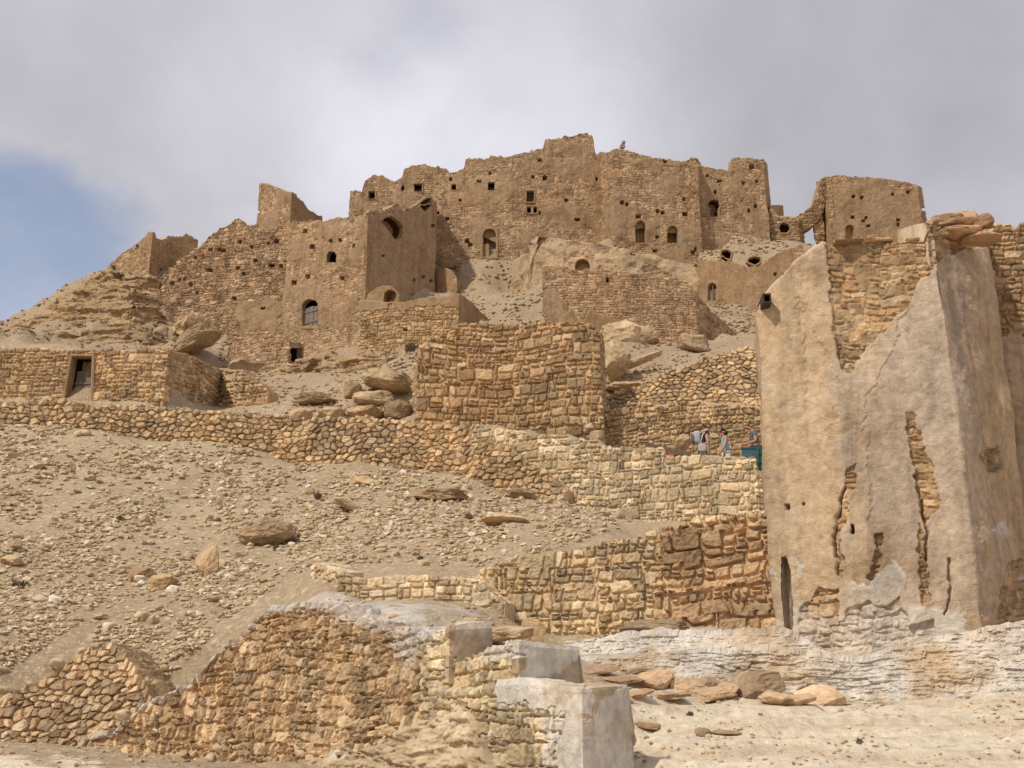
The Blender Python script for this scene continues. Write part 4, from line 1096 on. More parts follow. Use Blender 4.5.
# thin out near duplicates
keep = []
cell = {}
for i, (x, y, z) in enumerate(CA):
    r_ = .16 if y < 20 else .25 if y < 40 else .5
    k_ = (round(x / r_), round(y / r_))
    if k_ in cell:
        continue
    cell[k_] = i; keep.append(i)
CA = CA[keep]
_d = np.hypot(CA[:, None, 0] - CA[None, :, 0], CA[:, None, 1] - CA[None, :, 1])
n_ = len(CA)
Am = np.zeros((n_ + 1, n_ + 1)); Am[:n_, :n_] = -_d + np.eye(n_) * .04; Am[:n_, n_] = 1; Am[n_, :n_] = 1
Wt = np.linalg.solve(Am, np.concatenate([CA[:, 2], [0]]))


def grow(a, b, s0, s1):
    r, x = [], a
    while x < b:
        r.append(x); x += s0 + (s1 - s0) * (x - a) / (b - a)
    return r


gy = grow(-12, 6, .8, .12) + grow(6, 34, .07, .14) + grow(34, 84, .15, .3) + grow(84, 110, .35, 1.2) + grow(110, 195, 1.2, 4)
xs = grow(0, 8, .07, .1) + grow(8, 16, .1, .18) + grow(16, 38, .18, .3) + grow(38, 105, .35, 3)
gx = sorted(set([-a for a in xs] + xs))
gx = np.array(gx); gy = np.array(gy)
GX, GY = np.meshgrid(gx, gy)
pts = np.stack([GX.ravel(), GY.ravel()], 1).astype(np.float32)
H0 = np.zeros(len(pts), np.float64)
cx_, cy_, w_ = CA[:, 0].astype(np.float32), CA[:, 1].astype(np.float32), Wt[:n_].astype(np.float32)
for i in range(0, len(pts), 20000):
    p = pts[i:i + 20000]
    H0[i:i + 20000] = -(np.sqrt((p[:, 0:1] - cx_) ** 2 + (p[:, 1:2] - cy_) ** 2) @ w_) + Wt[n_]
H0 = H0.reshape(GX.shape)
PXT, PYT = project(GX, GY, H0)
wob = 6 * vnoise(GX / .5, GY / .5, seed=91) + 4 * vnoise(GX / .2, GY / .2, seed=92)
# zones
pale = inpoly(PXT + wob, PYT + wob, [(560, 790), (600, 690), (640, 672), (700, 690), (850, 700), (900, 700), (1100, 680), (1100, 900), (540, 900)]) & (GY < 14)
pale |= inpoly(PXT + wob, PYT + wob, [(300, 720), (450, 705), (450, 800), (100, 800), (100, 765), (-60, 760), (-60, 800), (300, 810), (330, 765)]) & (GY < 14.5)
white = inpoly(PXT + wob, PYT + wob, [(560, 640), (700, 620), (780, 606), (1100, 606), (1100, 690), (880, 704), (860, 690), (700, 676), (550, 676)]) & (GY < 15.6) & (GY > 12.7)
white |= inpoly(PXT + wob, PYT + wob, [(300, 618), (316, 588), (345, 600), (478, 602), (478, 628), (430, 634), (345, 618)]) & (GY < 17) & (GY > 12)
cliff = inpoly(PXT + wob, PYT + wob, [(-200, 380), (0, 338), (60, 344), (150, 343), (215, 340), (330, 364), (420, 350), (420, 338), (300, 300), (260, 200), (100, 240), (-200, 340)]) & (GY > 41)
lim = pale.astype(float); cl = cliff.astype(float); whm = white * np.clip(.55 + 1.3 * fbm(GX / .5, GY / .5, seed=95), 0, 1)
# relief
big = fbm(GX / 5, GY / 5, H0 / 5, seed=81, oct=4)
med = fbm(GX / .9, GY / .9, H0 / .9, seed=82, oct=5)
sm = fbm(GX / .22, GY / .22, H0 / .22, seed=83, oct=3)
amp = np.clip((GY - 8) / 20, .25, 1.0)
gul = fbm(GX / 1.6, GY / 11 + .3 * GX / 5, seed=88, oct=3) * sstep(14, 20, GY) * sstep(34, 30, GY)
Hh = H0 + .22 * gul + .16 * amp * big + .10 * amp * med + .02 * np.clip(GY / 14, .7, 2.2) * sm
Hh += (GY > 40) * .14 * med


def terrace(h, step, sharp, nz):
    l = h / step + nz
    i = np.floor(l); f = l - i
    return (i + sstep(.5 - sharp, .5 + sharp, f) - nz) * step


tz = fbm(GX / 4, GY / 4, seed=84, oct=3)
Hs_ = terrace(Hh, 1.25, .16, .7 * tz + .25 * med)
Hs_ = terrace(Hs_, .42, .22, .6 * tz + .3 * med)
Hh = np.where(cl > 0, Hs_ * .8 + Hh * .2, Hh)
Hp = terrace(Hh, .10, .12, 1.4 * fbm(GX / 1.6, GY / .9, seed=86, oct=4))
Hh = np.where(lim > 0, Hp * .9 + Hh * .1, Hh)
ny, nx = Hh.shape
V = np.stack([GX, GY, Hh], -1).reshape(-1, 3)
idx = np.arange(ny * nx).reshape(ny, nx)
Q = np.stack([idx[:-1, :-1], idx[:-1, 1:], idx[1:, 1:], idx[1:, :-1]], -1).reshape(-1, 4)
clc = np.maximum(cl, sstep(39, 44, GY) * .85)
A = np.stack([np.zeros_like(lim), lim, clc, whm], -1).reshape(-1, 4)
hill = mk('hillside', V, [Q], M['scree'], None, loc=(0, 0, 0), attr=A)
hill['kind'] = 'structure'; hill['label'] = 'scree-covered rocky hillside'
GEN_T = (gx, gy, Hh)


def hgt(x, y):
    x = np.asarray(x, float); y = np.asarray(y, float)
    i = np.clip(np.searchsorted(gx, x) - 1, 0, nx - 2); j = np.clip(np.searchsorted(gy, y) - 1, 0, ny - 2)
    tx = np.clip((x - gx[i]) / (gx[i + 1] - gx[i]), 0, 1); ty = np.clip((y - gy[j]) / (gy[j + 1] - gy[j]), 0, 1)
    return (Hh[j, i] * (1 - tx) * (1 - ty) + Hh[j, i + 1] * tx * (1 - ty) + Hh[j + 1, i] * (1 - tx) * ty + Hh[j + 1, i + 1] * tx * ty)


def hit(px, py, d0=6., d1=95.):
    d = d0
    while d < d1:
        z = zat(py, d); x = xat(px, py, d)
        if z <= hgt(x, d):
            return float(x), float(d), float(hgt(x, d))
        d += .08 if d < 40 else .2
    return None


# plain out to the horizon
r_in, ring = 60., []
V = []; fs = []
rad = [20, 200, 600, 2000, 6000]
for r_ in rad:
    for k in range(48):
        a_ = 2 * math.pi * k / 48
        V.append((r_ * math.cos(a_), 60 + r_ * math.sin(a_), -7.0 + .8 * math.sin(k * 1.7)))
for i in range(len(rad) - 1):
    for k in range(48):
        fs.append((i * 48 + k, i * 48 + (k + 1) % 48, (i + 1) * 48 + (k + 1) % 48, (i + 1) * 48 + k)[::-1])
g_ = mk('ground', V, [np.array(fs)], M['scree'], None, loc=(0, 0, 0), attr=np.zeros((len(V), 4)))
g_['kind'] = 'structure'

# ------------------------------------------------------------------ loose rocks
def ico(sub):
    t = (1 + 5 ** .5) / 2
    v = [(-1, t, 0), (1, t, 0), (-1, -t, 0), (1, -t, 0), (0, -1, t), (0, 1, t), (0, -1, -t), (0, 1, -t), (t, 0, -1), (t, 0, 1), (-t, 0, -1), (-t, 0, 1)]
    f = [(0, 11, 5), (0, 5, 1), (0, 1, 7), (0, 7, 10), (0, 10, 11), (1, 5, 9), (5, 11, 4), (11, 10, 2), (10, 7, 6), (7, 1, 8), (3, 9, 4), (3, 4, 2), (3, 2, 6), (3, 6, 8), (3, 8, 9), (4, 9, 5), (2, 4, 11), (6, 2, 10), (8, 6, 7), (9, 8, 1)]
    v = [tuple(np.array(p) / np.linalg.norm(p)) for p in v]
    for _ in range(sub):
        m, nf = {}, []

        def mid(a, b):
            k = (min(a, b), max(a, b))
            if k not in m:
                p = (np.array(v[a]) + np.array(v[b])) / 2; v.append(tuple(p / np.linalg.norm(p))); m[k] = len(v) - 1
            return m[k]
        for a, b, c in f:
            x, y, z = mid(a, b), mid(b, c), mid(c, a)
            nf += [(a, x, z), (b, y, x), (c, z, y), (x, y, z)]
        f = nf
    return np.array(v), np.array(f)


ICO = {k: ico(k) for k in (0, 1, 2, 3, 4)}


def rock_shape(seed, sub=3, facets=9, sharp=.62, rough=.10, flat=1.0, boxy=0.):
    v, f = ICO[sub]
    rng = np.random.default_rng(seed)
    p = v.copy()
    if boxy:
        p = v / ((np.abs(v) ** boxy).sum(1) ** (1 / boxy))[:, None]
        p = p * (1 + .16 * np.stack([vnoise(p[:, 0] * .9, p[:, 1] * .9, p[:, 2] * .9, seed=seed + i) for i in (4, 5, 6)], 1))
    for i in range(facets):
        n = rng.normal(size=3); n /= np.linalg.norm(n)
        c = rng.uniform(sharp, sharp + .25)
        dd = p @ n - c
        p = p - np.outer(np.maximum(dd, 0) * .94, n)
    p = p * (1 + rough * fbm(p[:, 0] * 1.7 + seed, p[:, 1] * 1.7, p[:, 2] * 1.7, seed=seed, oct=4)[:, None])
    lay_ = p[:, 2] * 5 + 1.2 * vnoise(p[:, 0] * 1.2, p[:, 1] * 1.2, seed=seed + 7)
    p[:, :2] *= (1 + rough * .16 * (_hash(np.floor(lay_).astype(np.int64), np.zeros(len(p), np.int64), np.zeros(len(p), np.int64), seed) - .5))[:, None]
    p += rough * .12 * np.stack([vnoise(p[:, 0] * 14, p[:, 1] * 14, p[:, 2] * 14, seed=seed + i) for i in (11, 12, 13)], 1)
    p += rough * .25 * np.stack([vnoise(p[:, 0] * 6, p[:, 1] * 6, p[:, 2] * 6, seed=seed + i) for i in (1, 2, 3)], 1)
    p[:, 2] *= flat
    mn, mx = p.min(0), p.max(0)
    return (p - (mn + mx) / 2) / (mx - mn), f      # unit box


def rotz(p, a):
    c, s_ = math.cos(a), math.sin(a)
    return np.stack([p[:, 0] * c - p[:, 1] * s_, p[:, 0] * s_ + p[:, 1] * c, p[:, 2]], 1)


def rotx(p, a):
    c, s_ = math.cos(a), math.sin(a)
    return np.stack([p[:, 0], p[:, 1] * c - p[:, 2] * s_, p[:, 1] * s_ + p[:, 2] * c], 1)


def roty(p, a):
    c, s_ = math.cos(a), math.sin(a)
    return np.stack([p[:, 0] * c + p[:, 2] * s_, p[:, 1], -p[:, 0] * s_ + p[:, 2] * c], 1)


def tintattr(n, seed, pl=0., wh=0.):
    r = random.Random(seed)
    return np.tile([[r.random(), pl, r.random(), wh]], (n, 1))


def rock(name, label, px, py, w, h, cat='boulder', mat='boulder_stone', seed=0, depth=.8, tilt=0., yaw=0., facets=9, sharp=.55, rough=.12, d=None, group=None, sub=3, sink=.12, pitch=0., at=None, parent=None, boxy=0.):
    """boulder w x h pixels large whose foot stands at photo point (px, py) on the ground"""
    if at is not None:
        x, y, z = at
    elif d is None:
        r = hit(px, py)
        if r is None:
            return None
        x, y, z = r
    else:
        x, y, z = float(xat(px, py, d)), d, float(zat(py, d))
    k = y / F * 1.03
    p, f = rock_shape(seed, sub, facets, sharp, rough, boxy=boxy)
    p = p * np.array([w * k, w * k * depth, h * k])
    p = roty(rotx(rotz(p, yaw), pitch), tilt)
    p[:, 2] -= p[:, 2].min() + sink * h * k
    p += np.array([x, y + w * k * depth * .3, z])
    o = mk(name, p, [f], M[mat], parent, attr=tintattr(len(p), seed), smooth=(mat == 'red_cloth'))
    if parent is None:
        tag(o, label, cat, group)
    return o


BOUL = [
    ('rounded tan boulder with an undercut shadow, biggest on the scree', 264, 547, 58, 31, dict(seed=101, depth=.8, yaw=.2, tilt=-.12, rough=.16)),
    ('upright narrow boulder on the scree beside the biggest boulder', 205, 577, 26, 38, dict(seed=102, depth=.9, tilt=.12)),
    ('flat yellow stone on the scree, touching a whiter one', 139, 581, 28, 15, dict(seed=103)),
    ('whitish rounded stone on the scree, touching the flat yellow one', 160, 590, 30, 18, dict(seed=104)),
    ('long flat slab with green weeds at its edge below the long retaining wall', 437, 501, 62, 15, dict(seed=105, depth=.6, facets=14)),
    ('round stone lying just below the long retaining wall', 361, 487, 26, 14, dict(seed=106)),
    ('pointed stones end leaning out of the scree near the dark tuft', 350, 514, 40, 10, dict(seed=107, tilt=.5)),
    ('yellow stone at the edge of the picture high on the scree', 8, 566, 22, 13, dict(seed=108)),
    ('dark stone near the edge of the picture above the yellow stone', 12, 552, 18, 12, dict(seed=109)),
    ('flat pale stone on the earth below the tumbled wall', 47, 740, 36, 9, dict(seed=110)),
    ('yellow slab lying at the top of the tumbled wall', 95, 656, 18, 10, dict(seed=111)),
    ('big block resting where the scree meets the pale path wall', 505, 524, 52, 16, dict(seed=112, mat='boulder_stone')),
    ('blunt block stuck under the end of the long retaining wall', 552, 496, 22, 20, dict(seed=113)),
    ('tan block half buried by the foot of the long retaining wall', 520, 500, 30, 14, dict(seed=114)),
    ('smooth tilted slab lying on the slope above the hut end wall', 192, 351, 54, 22, dict(seed=115, tilt=-.45, d=56, facets=14, depth=.7)),
    ('tall dark hollowed rock on the hillside above the hut', 187, 336, 40, 34, dict(seed=116, d=64, rough=.3)),
    ('small dark rock beside the hollowed rock', 158, 338, 18, 18, dict(seed=117, d=60)),
    ('dark rounded rock on the skyline above the hut', 22, 347, 18, 14, dict(seed=118, d=50)),
    ('brown flat-topped boulder on the hut roof terrace', 36, 346, 26, 17, dict(seed=119, d=46)),
    ('pale rock behind the shaded wall stub', 243, 372, 36, 18, dict(seed=120, d=50)),
    ('top block of the big pile of squared boulders under the ledge', 386, 389, 54, 20, dict(seed=121, d=38.9, depth=.7, tilt=.22, facets=16, sharp=.5)),
    ('middle block of the big pile of squared boulders under the ledge', 372, 404, 44, 18, dict(seed=122, d=37.5, facets=16, sharp=.5)),
    ('end block of the big pile of squared boulders, against the block house', 397, 416, 30, 20, dict(seed=123, d=35.6, facets=16, sharp=.5, tilt=.3)),
    ('bottom block of the big pile of squared boulders under the ledge', 364, 417, 40, 15, dict(seed=124, d=36.0, facets=16, sharp=.5)),
    ('flat overhanging slab above the long retaining wall', 315, 402, 44, 14, dict(seed=125, d=37.8, facets=14)),
    ('squared stone supporting the flat overhanging slab', 330, 417, 30, 13, dict(seed=126, d=36, facets=14)),
    ('low squared stone at the open end of the flat slab', 300, 417, 24, 12, dict(seed=127, d=36.1, facets=14)),
    ('small squared block set on the bedrock ledge', 352, 396, 20, 18, dict(seed=128, d=38.6, facets=14)),
    ('large pale boulder above the block house corner', 622, 345, 44, 34, dict(seed=131, d=47, facets=12, sharp=.5)),
    ('brown half of the split boulder above the block house corner', 645, 344, 32, 26, dict(seed=132, d=48, facets=12, sharp=.5)),
    ('tall rounded boulder leaning on the block house corner', 617, 374, 30, 46, dict(seed=133, d=41, tilt=.15)),
    ('reddish wedge boulder below the terrace wall', 695, 350, 34, 22, dict(seed=134, d=46, tilt=.2, facets=12)),
    ('long narrow stone beam lying on the slope above the people', 637, 372, 62, 8, dict(seed=135, d=42, tilt=-.38, depth=.2, facets=14)),
    ('flat stone at the lower end of the stone beam', 625, 388, 44, 10, dict(seed=136, d=40)),
    ('cut stone set between path wall end and the people', 598, 447, 17, 21, dict(seed=137, d=30.9, facets=16, sharp=.5)),
    ('round orange boulder behind the leaning plank', 683, 450, 19, 20, dict(seed=138, d=33.2)),
    ('long flat foundation stone under the mixed dry-stone wall', 655, 632, 68, 14, dict(seed=141, d=15.4, depth=.4, facets=14)),
    ('squared foundation stone beside the upright slab', 505, 642, 58, 16, dict(seed=142, d=13.6, depth=.5, tilt=-.1, facets=14)),
    ('upright reddish slab propped at the foot of the mixed dry-stone wall', 533, 644, 26, 25, dict(seed=143, d=14.3, depth=.5, tilt=.3, facets=14)),
    ('small reddish slab lying behind the highest pier', 462, 632, 34, 11, dict(seed=144, d=13.4, tilt=-.3, facets=14)),
    ('thin slab on the whitewashed crest of the reddish wall', 390, 620, 30, 7, dict(seed=145, d=14.1, facets=14)),
]
for i, (lab, px, py, w, h, kw) in enumerate(BOUL):
    kw.setdefault('sub', 4 if w > 24 else 3); kw['rough'] = kw.get('rough', .12) * 1.3
    kw.setdefault('facets', 15)
    kw.setdefault('sharp', .5)
    if kw['facets'] in (12, 14, 16):
        kw.setdefault('boxy', 5.); kw['sharp'] = .8
    slab = any(t in lab for t in ('slab', 'foundation'))
    rock('stone_slab' if slab else 'boulder', lab, px, py, w, h, cat='stone slab' if slab else 'boulder', **kw)
# flat slabs on the path
SLG = 'fallen slabs below the whitewashed step'
SL = [(600, 676, 40, 8, 'cream'), (622, 686, 44, 9, 'grey'), (612, 697, 36, 7, 'brown'), (656, 690, 56, 24, 'pinkish'), (646, 679, 36, 11, 'tan'), (690, 696, 36, 20, 'ochre'), (706, 692, 26, 10, 'pale'), (716, 702, 44, 14, 'reddish'), (729, 699, 26, 16, 'sandy'),
      (760, 701, 48, 26, 'big tilted'), (778, 706, 36, 14, 'low brown'), (800, 707, 34, 11, 'thin yellow'), (826, 706, 50, 17, 'long flat'), (848, 701, 15, 26, 'upright narrow'), (668, 700, 44, 7, 'thin low'), (690, 677, 22, 6, 'small dark'), (640, 703, 30, 8, 'worn'),
      (648, 734, 26, 7, 'lone small'), (704, 737, 18, 9, 'lone short'), (727, 736, 28, 6, 'lone long')]
PLACE = ['nearest the middle pier', 'in front of the middle pier', 'beside the lowest pier', 'leaning on its neighbours', 'tucked behind the pinkish slab', 'in the middle of the row', 'on top of the row', 'flat in the row', 'wedged upright in the row',
         'leaning on the row', 'at the foot of the big tilted slab', 'between two brown slabs', 'at the far end of the row', 'closing the row by the plinth', 'at the foot of the pinkish slab', 'at the top of the row', 'lying in front of the row',
         'on the pale bedrock beside the lowest pier', 'on the open pale bedrock', 'on the open pale bedrock, touching a shorter one']
for i, ((px, py, w, h, ad), pc) in enumerate(zip(SL, PLACE)):
    rr = random.Random(i + 5)
    rock('stone_slab', f'{ad} fallen slab {pc}', px, py, w, h, cat='stone slab', mat='slab_stone', seed=200 + i, depth=.75, facets=14, sharp=.66, rough=.14, boxy=6., tilt=rr.uniform(-.25, .1), yaw=rr.uniform(-.5, .5), pitch=rr.uniform(-.1, .3), group=SLG, sub=4, sink=.15)
# cap stones of the plastered house: parts of the house
for i, (px, py, w, h, kw) in enumerate([(948, 226, 42, 15, dict(tilt=-.1)), (968, 222, 26, 16, {}), (985, 226, 26, 15, dict(tilt=-.35)), (966, 233, 50, 9, {}), (940, 236, 24, 9, {}), (985, 239, 42, 10, {}), (933, 243, 14, 10, {}), (918, 241, 22, 6, {}), (880, 241, 34, 4, {}), (850, 242, 30, 4, {})]):
    rock('cap_stone', '', px, py, w, h, d=14.5, mat='slab_stone', seed=300 + i, depth=.7, facets=8, sharp=.85, rough=.14, boxy=4.5, parent=HW.root, sink=.1, **kw)

# ------------------------------------------------------------------ scattered stones on the scree
def scatter_pixels(poly, n, seed, dmin=8, dmax=95):
    rng = random.Random(seed); out = []
    xs_ = [p[0] for p in poly]; ys_ = [p[1] for p in poly]
    tries = 0
    while len(out) < n and tries < n * 8:
        tries += 1
        px, py = rng.uniform(min(xs_), max(xs_)), rng.uniform(min(ys_), max(ys_))
        if inpoly(np.array([px]), np.array([py]), poly)[0]:
            r = hit(px, py, dmin, dmax)
            if r:
                out.append(r)
    return out


SCREE = [(-20, 424), (100, 430), (150, 443), (250, 446), (300, 465), (420, 472), (560, 498), (640, 522), (560, 548), (480, 568), (320, 562), (250, 604), (200, 648), (140, 705), (100, 680), (90, 620), (40, 650), (-20, 690)]
protos = []
for i in range(14):
    p, f = rock_shape(400 + i, 2, 10, .6, .2, boxy=(0, 3.5)[i % 2])
    me_pts = p * np.array([1, .75 + .3 * (i % 3) / 2, .5 + .12 * (i % 4)])
    protos.append((me_pts, f))
pm = []
for i, (p, f) in enumerate(protos):
    o = mk('scree_stone', p, [f], M['rubble_stone'], None, loc=(0, 0, 0), attr=tintattr(len(p), i * 3 + 1), smooth=True)
    pm.append(o.data); bpy.data.objects.remove(o)
rng = random.Random(77)
pts_ = scatter_pixels(SCREE, 285, 78)
for i, (x, y, z) in enumerate(pts_):
    me = pm[i % 14]
    o = bpy.data.objects.new('scree_stone', me); COL.objects.link(o)
    s_ = (rng.uniform(4.5, 8) if rng.random() < .7 else rng.uniform(8, 17)) * y / F
    o.location = (x, y, z + s_ * .08); o.scale = (s_, s_ * rng.uniform(.7, 1.1), s_ * rng.uniform(.6, 1.0))
    o.rotation_euler = (rng.uniform(-.3, .3), rng.uniform(-.3, .3), rng.uniform(0, 6.3))
    tag(o, 'small angular tan stone lying loose on the scree slope', 'stone', 'loose stones scattered on the scree')


for i in range(46):
    if i < 30:
        px, py = rng.uniform(0, 185), 0
        py = float(np.interp(px, [0, 45, 78, 92, 125, 190], [700, 672, 648, 660, 712, 742])) + rng.uniform(-6, 34)
    else:
        px = rng.uniform(150, 330); py = 756 + rng.uniform(-4, 10)
    r_ = hit(px, py, 8, 30)
    if r_ is None:
        continue
    x, y, z = r_
    o = bpy.data.objects.new('wall_stone', pm[i % 14]); COL.objects.link(o)
    s_ = rng.uniform(8, 20) * y / F
    o.location = (x, y - .05, z + s_ * .12); o.scale = (s_, s_ * rng.uniform(.7, 1.1), s_ * rng.uniform(.6, 1.1))
    o.rotation_euler = (rng.uniform(-.5, .5), rng.uniform(-.5, .5), rng.uniform(0, 6.3))
    tag(o, 'loose tan stone spilled at the foot of the low dry-stone walls', 'stone', 'stones spilled from the low walls')


def rubble(name, spots, smin, smax, seed, mat='rubble_stone', sub=0):
    """one object: uncountable small stones"""
    rng = np.random.default_rng(seed)
    v, f = ICO[sub]
    VV, FF, AA = [], [], []
    for i, (x, y, z) in enumerate(spots):
        k = (smin + (smax - smin) * rng.random() ** 2.5) * y / F
        p = v * rng.uniform(.45, 1.15, (len(v), 1)) * np.array([1, rng.uniform(.6, 1), rng.uniform(.35, .75)])
        p = rotz(rotx(p, rng.uniform(-.4, .4)), rng.uniform(0, 6.28)) * k * .6
        VV.append(p + np.array([x, y, z + k * .12])); FF.append(f + i * len(v))
        AA.append(np.tile([[rng.random(), 0, rng.random(), 0]], (len(v), 1)))
    o = mk(name, np.concatenate(VV), [np.concatenate(FF)], M[mat], None, loc=(0, 0, 0), attr=np.concatenate(AA), smooth=False)
    o['kind'] = 'stuff'; o['label'] = 'small broken stones strewn over the slope'
    return o


def scat_fast(poly, n, seed, dmin, dmax):
    """vectorised ray march"""
    rng = np.random.default_rng(seed)
    P = np.array(poly); lo, hi = P.min(0), P.max(0)
    q = rng.uniform(lo, hi, (int(n * 5), 2)); q = q[inpoly(q[:, 0], q[:, 1], poly)]
    cl_ = fbm(q[:, 0] / 45, q[:, 1] / 22, seed=seed, oct=4) + .5 * fbm(q[:, 0] / 12, q[:, 1] / 7, seed=seed + 3, oct=2)
    q = q[rng.random(len(q)) < np.clip(.5 + 1.3 * cl_, .06, 1)][:n]
    done = np.zeros(len(q), bool); R = np.zeros((len(q), 3))
    d = dmin
    while d < dmax:
        z = zat(q[:, 1], d); x = xat(q[:, 0], q[:, 1], d); h_ = hgt(x, np.full(len(q), d))
        m = (~done) & (z <= h_)
        R[m] = np.stack([x[m], np.full(m.sum(), d), h_[m]], 1); done |= m
        d += .07 if d < 40 else .2
    return R[done]


rubble('scree_rubble', np.concatenate([scat_fast(SCREE, 15000, 5, 8, 40), scat_fast([(-330, 440), (-20, 432), (-20, 690), (-330, 690)], 2600, 25, 8, 40), scat_fast([(1050, 260), (1400, 240), (1400, 620), (1050, 620)], 2400, 26, 17, 80)]), 1.2, 9.5, 6)
rubble('hill_rubble', np.concatenate([
    scat_fast([(430, 262), (545, 262), (545, 330), (430, 330)], 700, 7, 45, 90),
    scat_fast([(600, 300), (765, 280), (765, 330), (600, 400)], 1300, 8, 38, 90),
    scat_fast([(690, 225), (810, 225), (810, 262), (690, 262)], 800, 9, 72, 90),
    scat_fast([(220, 335), (420, 335), (420, 420), (220, 420)], 1600, 10, 37, 80),
    scat_fast([(-20, 270), (170, 270), (240, 350), (-20, 350)], 1200, 11, 42, 90)]), 1.5, 6.5, 12, 'hill_stone')
rubble('path_rubble', np.concatenate([
    scat_fast([(-10, 735), (200, 750), (330, 765), (-10, 768)], 260, 13, 8, 20),
    scat_fast([(300, 600), (480, 600), (540, 650), (440, 640)], 120, 14, 8, 20),
    scat_fast([(600, 690), (1024, 690), (1024, 768), (640, 768)], 700, 15, 7, 14)]), 1.3, 7, 16)

# cairn on the block
root = empty('stone_cairn', (float(xat(623, 152, 78)), 78., float(zat(153, 78))))
tag(root, 'small dark-topped cairn standing on the parapet of the square crest block', 'cairn')
for i, (px, py, w, h) in enumerate([(623, 153.5, 8, 6), (622.5, 148, 6.5, 6), (623.5, 143.5, 4.2, 5)]):
    rock('cairn_stone', '', px, py, w, h, d=77.6, mat='castle_masonry', seed=330 + i, parent=root, sub=2)

# ------------------------------------------------------------------ small plants
def weed(name, label, px, py, w, h, mat, n=60, d=None, seed=0):
    r = hit(px, py) if d is None else (float(xat(px, py, d)), d, float(zat(py, d)))
    x, y, z = r; k = y / F
    rng = random.Random(seed); VV = []; FF = []
    for i in range(n):
        a = rng.uniform(0, 6.28); rr = rng.random() ** .5 * w / 2 * k
        bx, by = x + rr * math.cos(a) * .5, y + rr * math.sin(a) * .5
        tx, ty, tz = x + rr * math.cos(a) * 1.1, y + rr * math.sin(a) * 1.1, z + h * k * rng.uniform(.4, 1) * (1 - .4 * (rr / (w / 2 * k)) ** 2)
        wd = rng.uniform(.5, 1.1) * k
        b_ = len(VV); mx, my, mz = (bx + tx) / 2, (by + ty) / 2, z + (tz - z) * .6
        ox, oy = wd * math.cos(a + 1.57), wd * math.sin(a + 1.57)
        VV += [(bx - ox * .4, by - oy * .4, z - .02), (bx + ox * .4, by + oy * .4, z - .02), (mx + ox, my + oy, mz), (mx - ox, my - oy, mz), (tx, ty, tz)]
        FF += [(b_, b_ + 1, b_ + 2, b_ + 3), (b_ + 3, b_ + 2, b_ + 4)]
    f4 = [f for f in FF if len(f) == 4]; f3 = [f for f in FF if len(f) == 3]
    o = mk(name, VV, [np.array(f4), np.array(f3)], M[mat], None, loc=(x, y, z), smooth=False)
    tag(o, label, 'plant')


weed('weed_plant', 'bright green leafy weed under the long flat slab', 434, 501, 16, 9, 'green_leaf', 80, seed=1)
weed('weed_plant', 'smaller green weed beside the bright leafy one', 450, 500, 10, 6, 'green_leaf', 50, seed=2)
weed('dry_shrub', 'dark green tuft on the middle of the scree', 318, 499, 11, 9, 'dry_twig', 60, seed=3)
weed('dry_shrub', 'dry grey bush on the overhanging rock ledge', 410, 352, 16, 12, 'dry_twig', 120, d=44.3, seed=4)
weed('dry_shrub', 'dark dry bush beside the rock knob beneath the lonely house', 118, 278, 15, 8, 'dry_twig', 90, d=76.5, seed=5)
weed('dry_shrub', 'low dark twiggy bush beside the biggest boulder', 276, 551, 9, 8, 'dry_twig', 50, seed=6)
weed('dry_shrub', 'grey dry tuft on the scree close to the picture edge', 20, 588, 26, 9, 'dry_twig', 90, seed=7)
weed('dry_shrub', 'faint greenish tuft on the open scree', 372, 545, 12, 6, 'dry_twig', 40, seed=8)
weed('weed_plant', 'tiny green sprig in the hollow above the reddish wall', 142, 684, 8, 7, 'green_leaf', 26, seed=9)
weed('weed_plant', 'tiny green sprig lower in the hollow above the reddish wall', 115, 702, 9, 6, 'green_leaf', 22, seed=10)
for i, (px, py, w, h, lab) in enumerate([(60, 470, 9, 5, 'low on the open scree under the hut door'), (120, 520, 10, 6, 'in the open middle of the scree'), (420, 560, 9, 5, 'just above the low yellowish terrace wall'), (230, 610, 8, 5, 'on the bare slope above the whitewashed crest'),
                                         (860, 748, 9, 6, 'on the pale bedrock in front of the ledge'), (690, 716, 10, 6, 'between the fallen slabs and the lowest pier'), (470, 520, 9, 6, 'on the scree in front of the pale path wall')]):
    weed('dry_shrub', 'small dry tuft ' + lab, px, py, w, h, 'dry_twig', 40, seed=20 + i)
# red rag on the scree
rock('red_rag', 'crumpled red rag lying among stones on the scree', 253, 478, 5, 4, cat='rag', mat='red_cloth', seed=340, rough=.35, facets=5)
# ------------------------------------------------------------------ people on the path
def skin_mesh(name, verts, edges, radii, mat, parent, rootv=0, sub=2):
    me = bpy.data.meshes.new(name); me.from_pydata([tuple(v) for v in verts], edges, [])
    o = bpy.data.objects.new(name, me); COL.objects.link(o)
    m = o.modifiers.new('skin', 'SKIN'); m.use_smooth_shade = True
    sv = me.skin_vertices[0].data
    for i, r in enumerate(radii):
        sv[i].radius = (r, r) if not isinstance(r, tuple) else r
        sv[i].use_root = (i == rootv)
    s = o.modifiers.new('sub', 'SUBSURF'); s.levels = sub; s.render_levels = sub
    dg = bpy.context.evaluated_depsgraph_get(); dg.update()
    nm = bpy.data.meshes.new_from_object(o.evaluated_get(dg))
    bpy.data.objects.remove(o)
    nm.materials.clear(); nm.materials.append(M[mat])
    n = bpy.data.objects.new(name, nm); COL.objects.link(n)
    if parent is not None:
        n.parent = parent
    return n


PATH_Z = 7.62


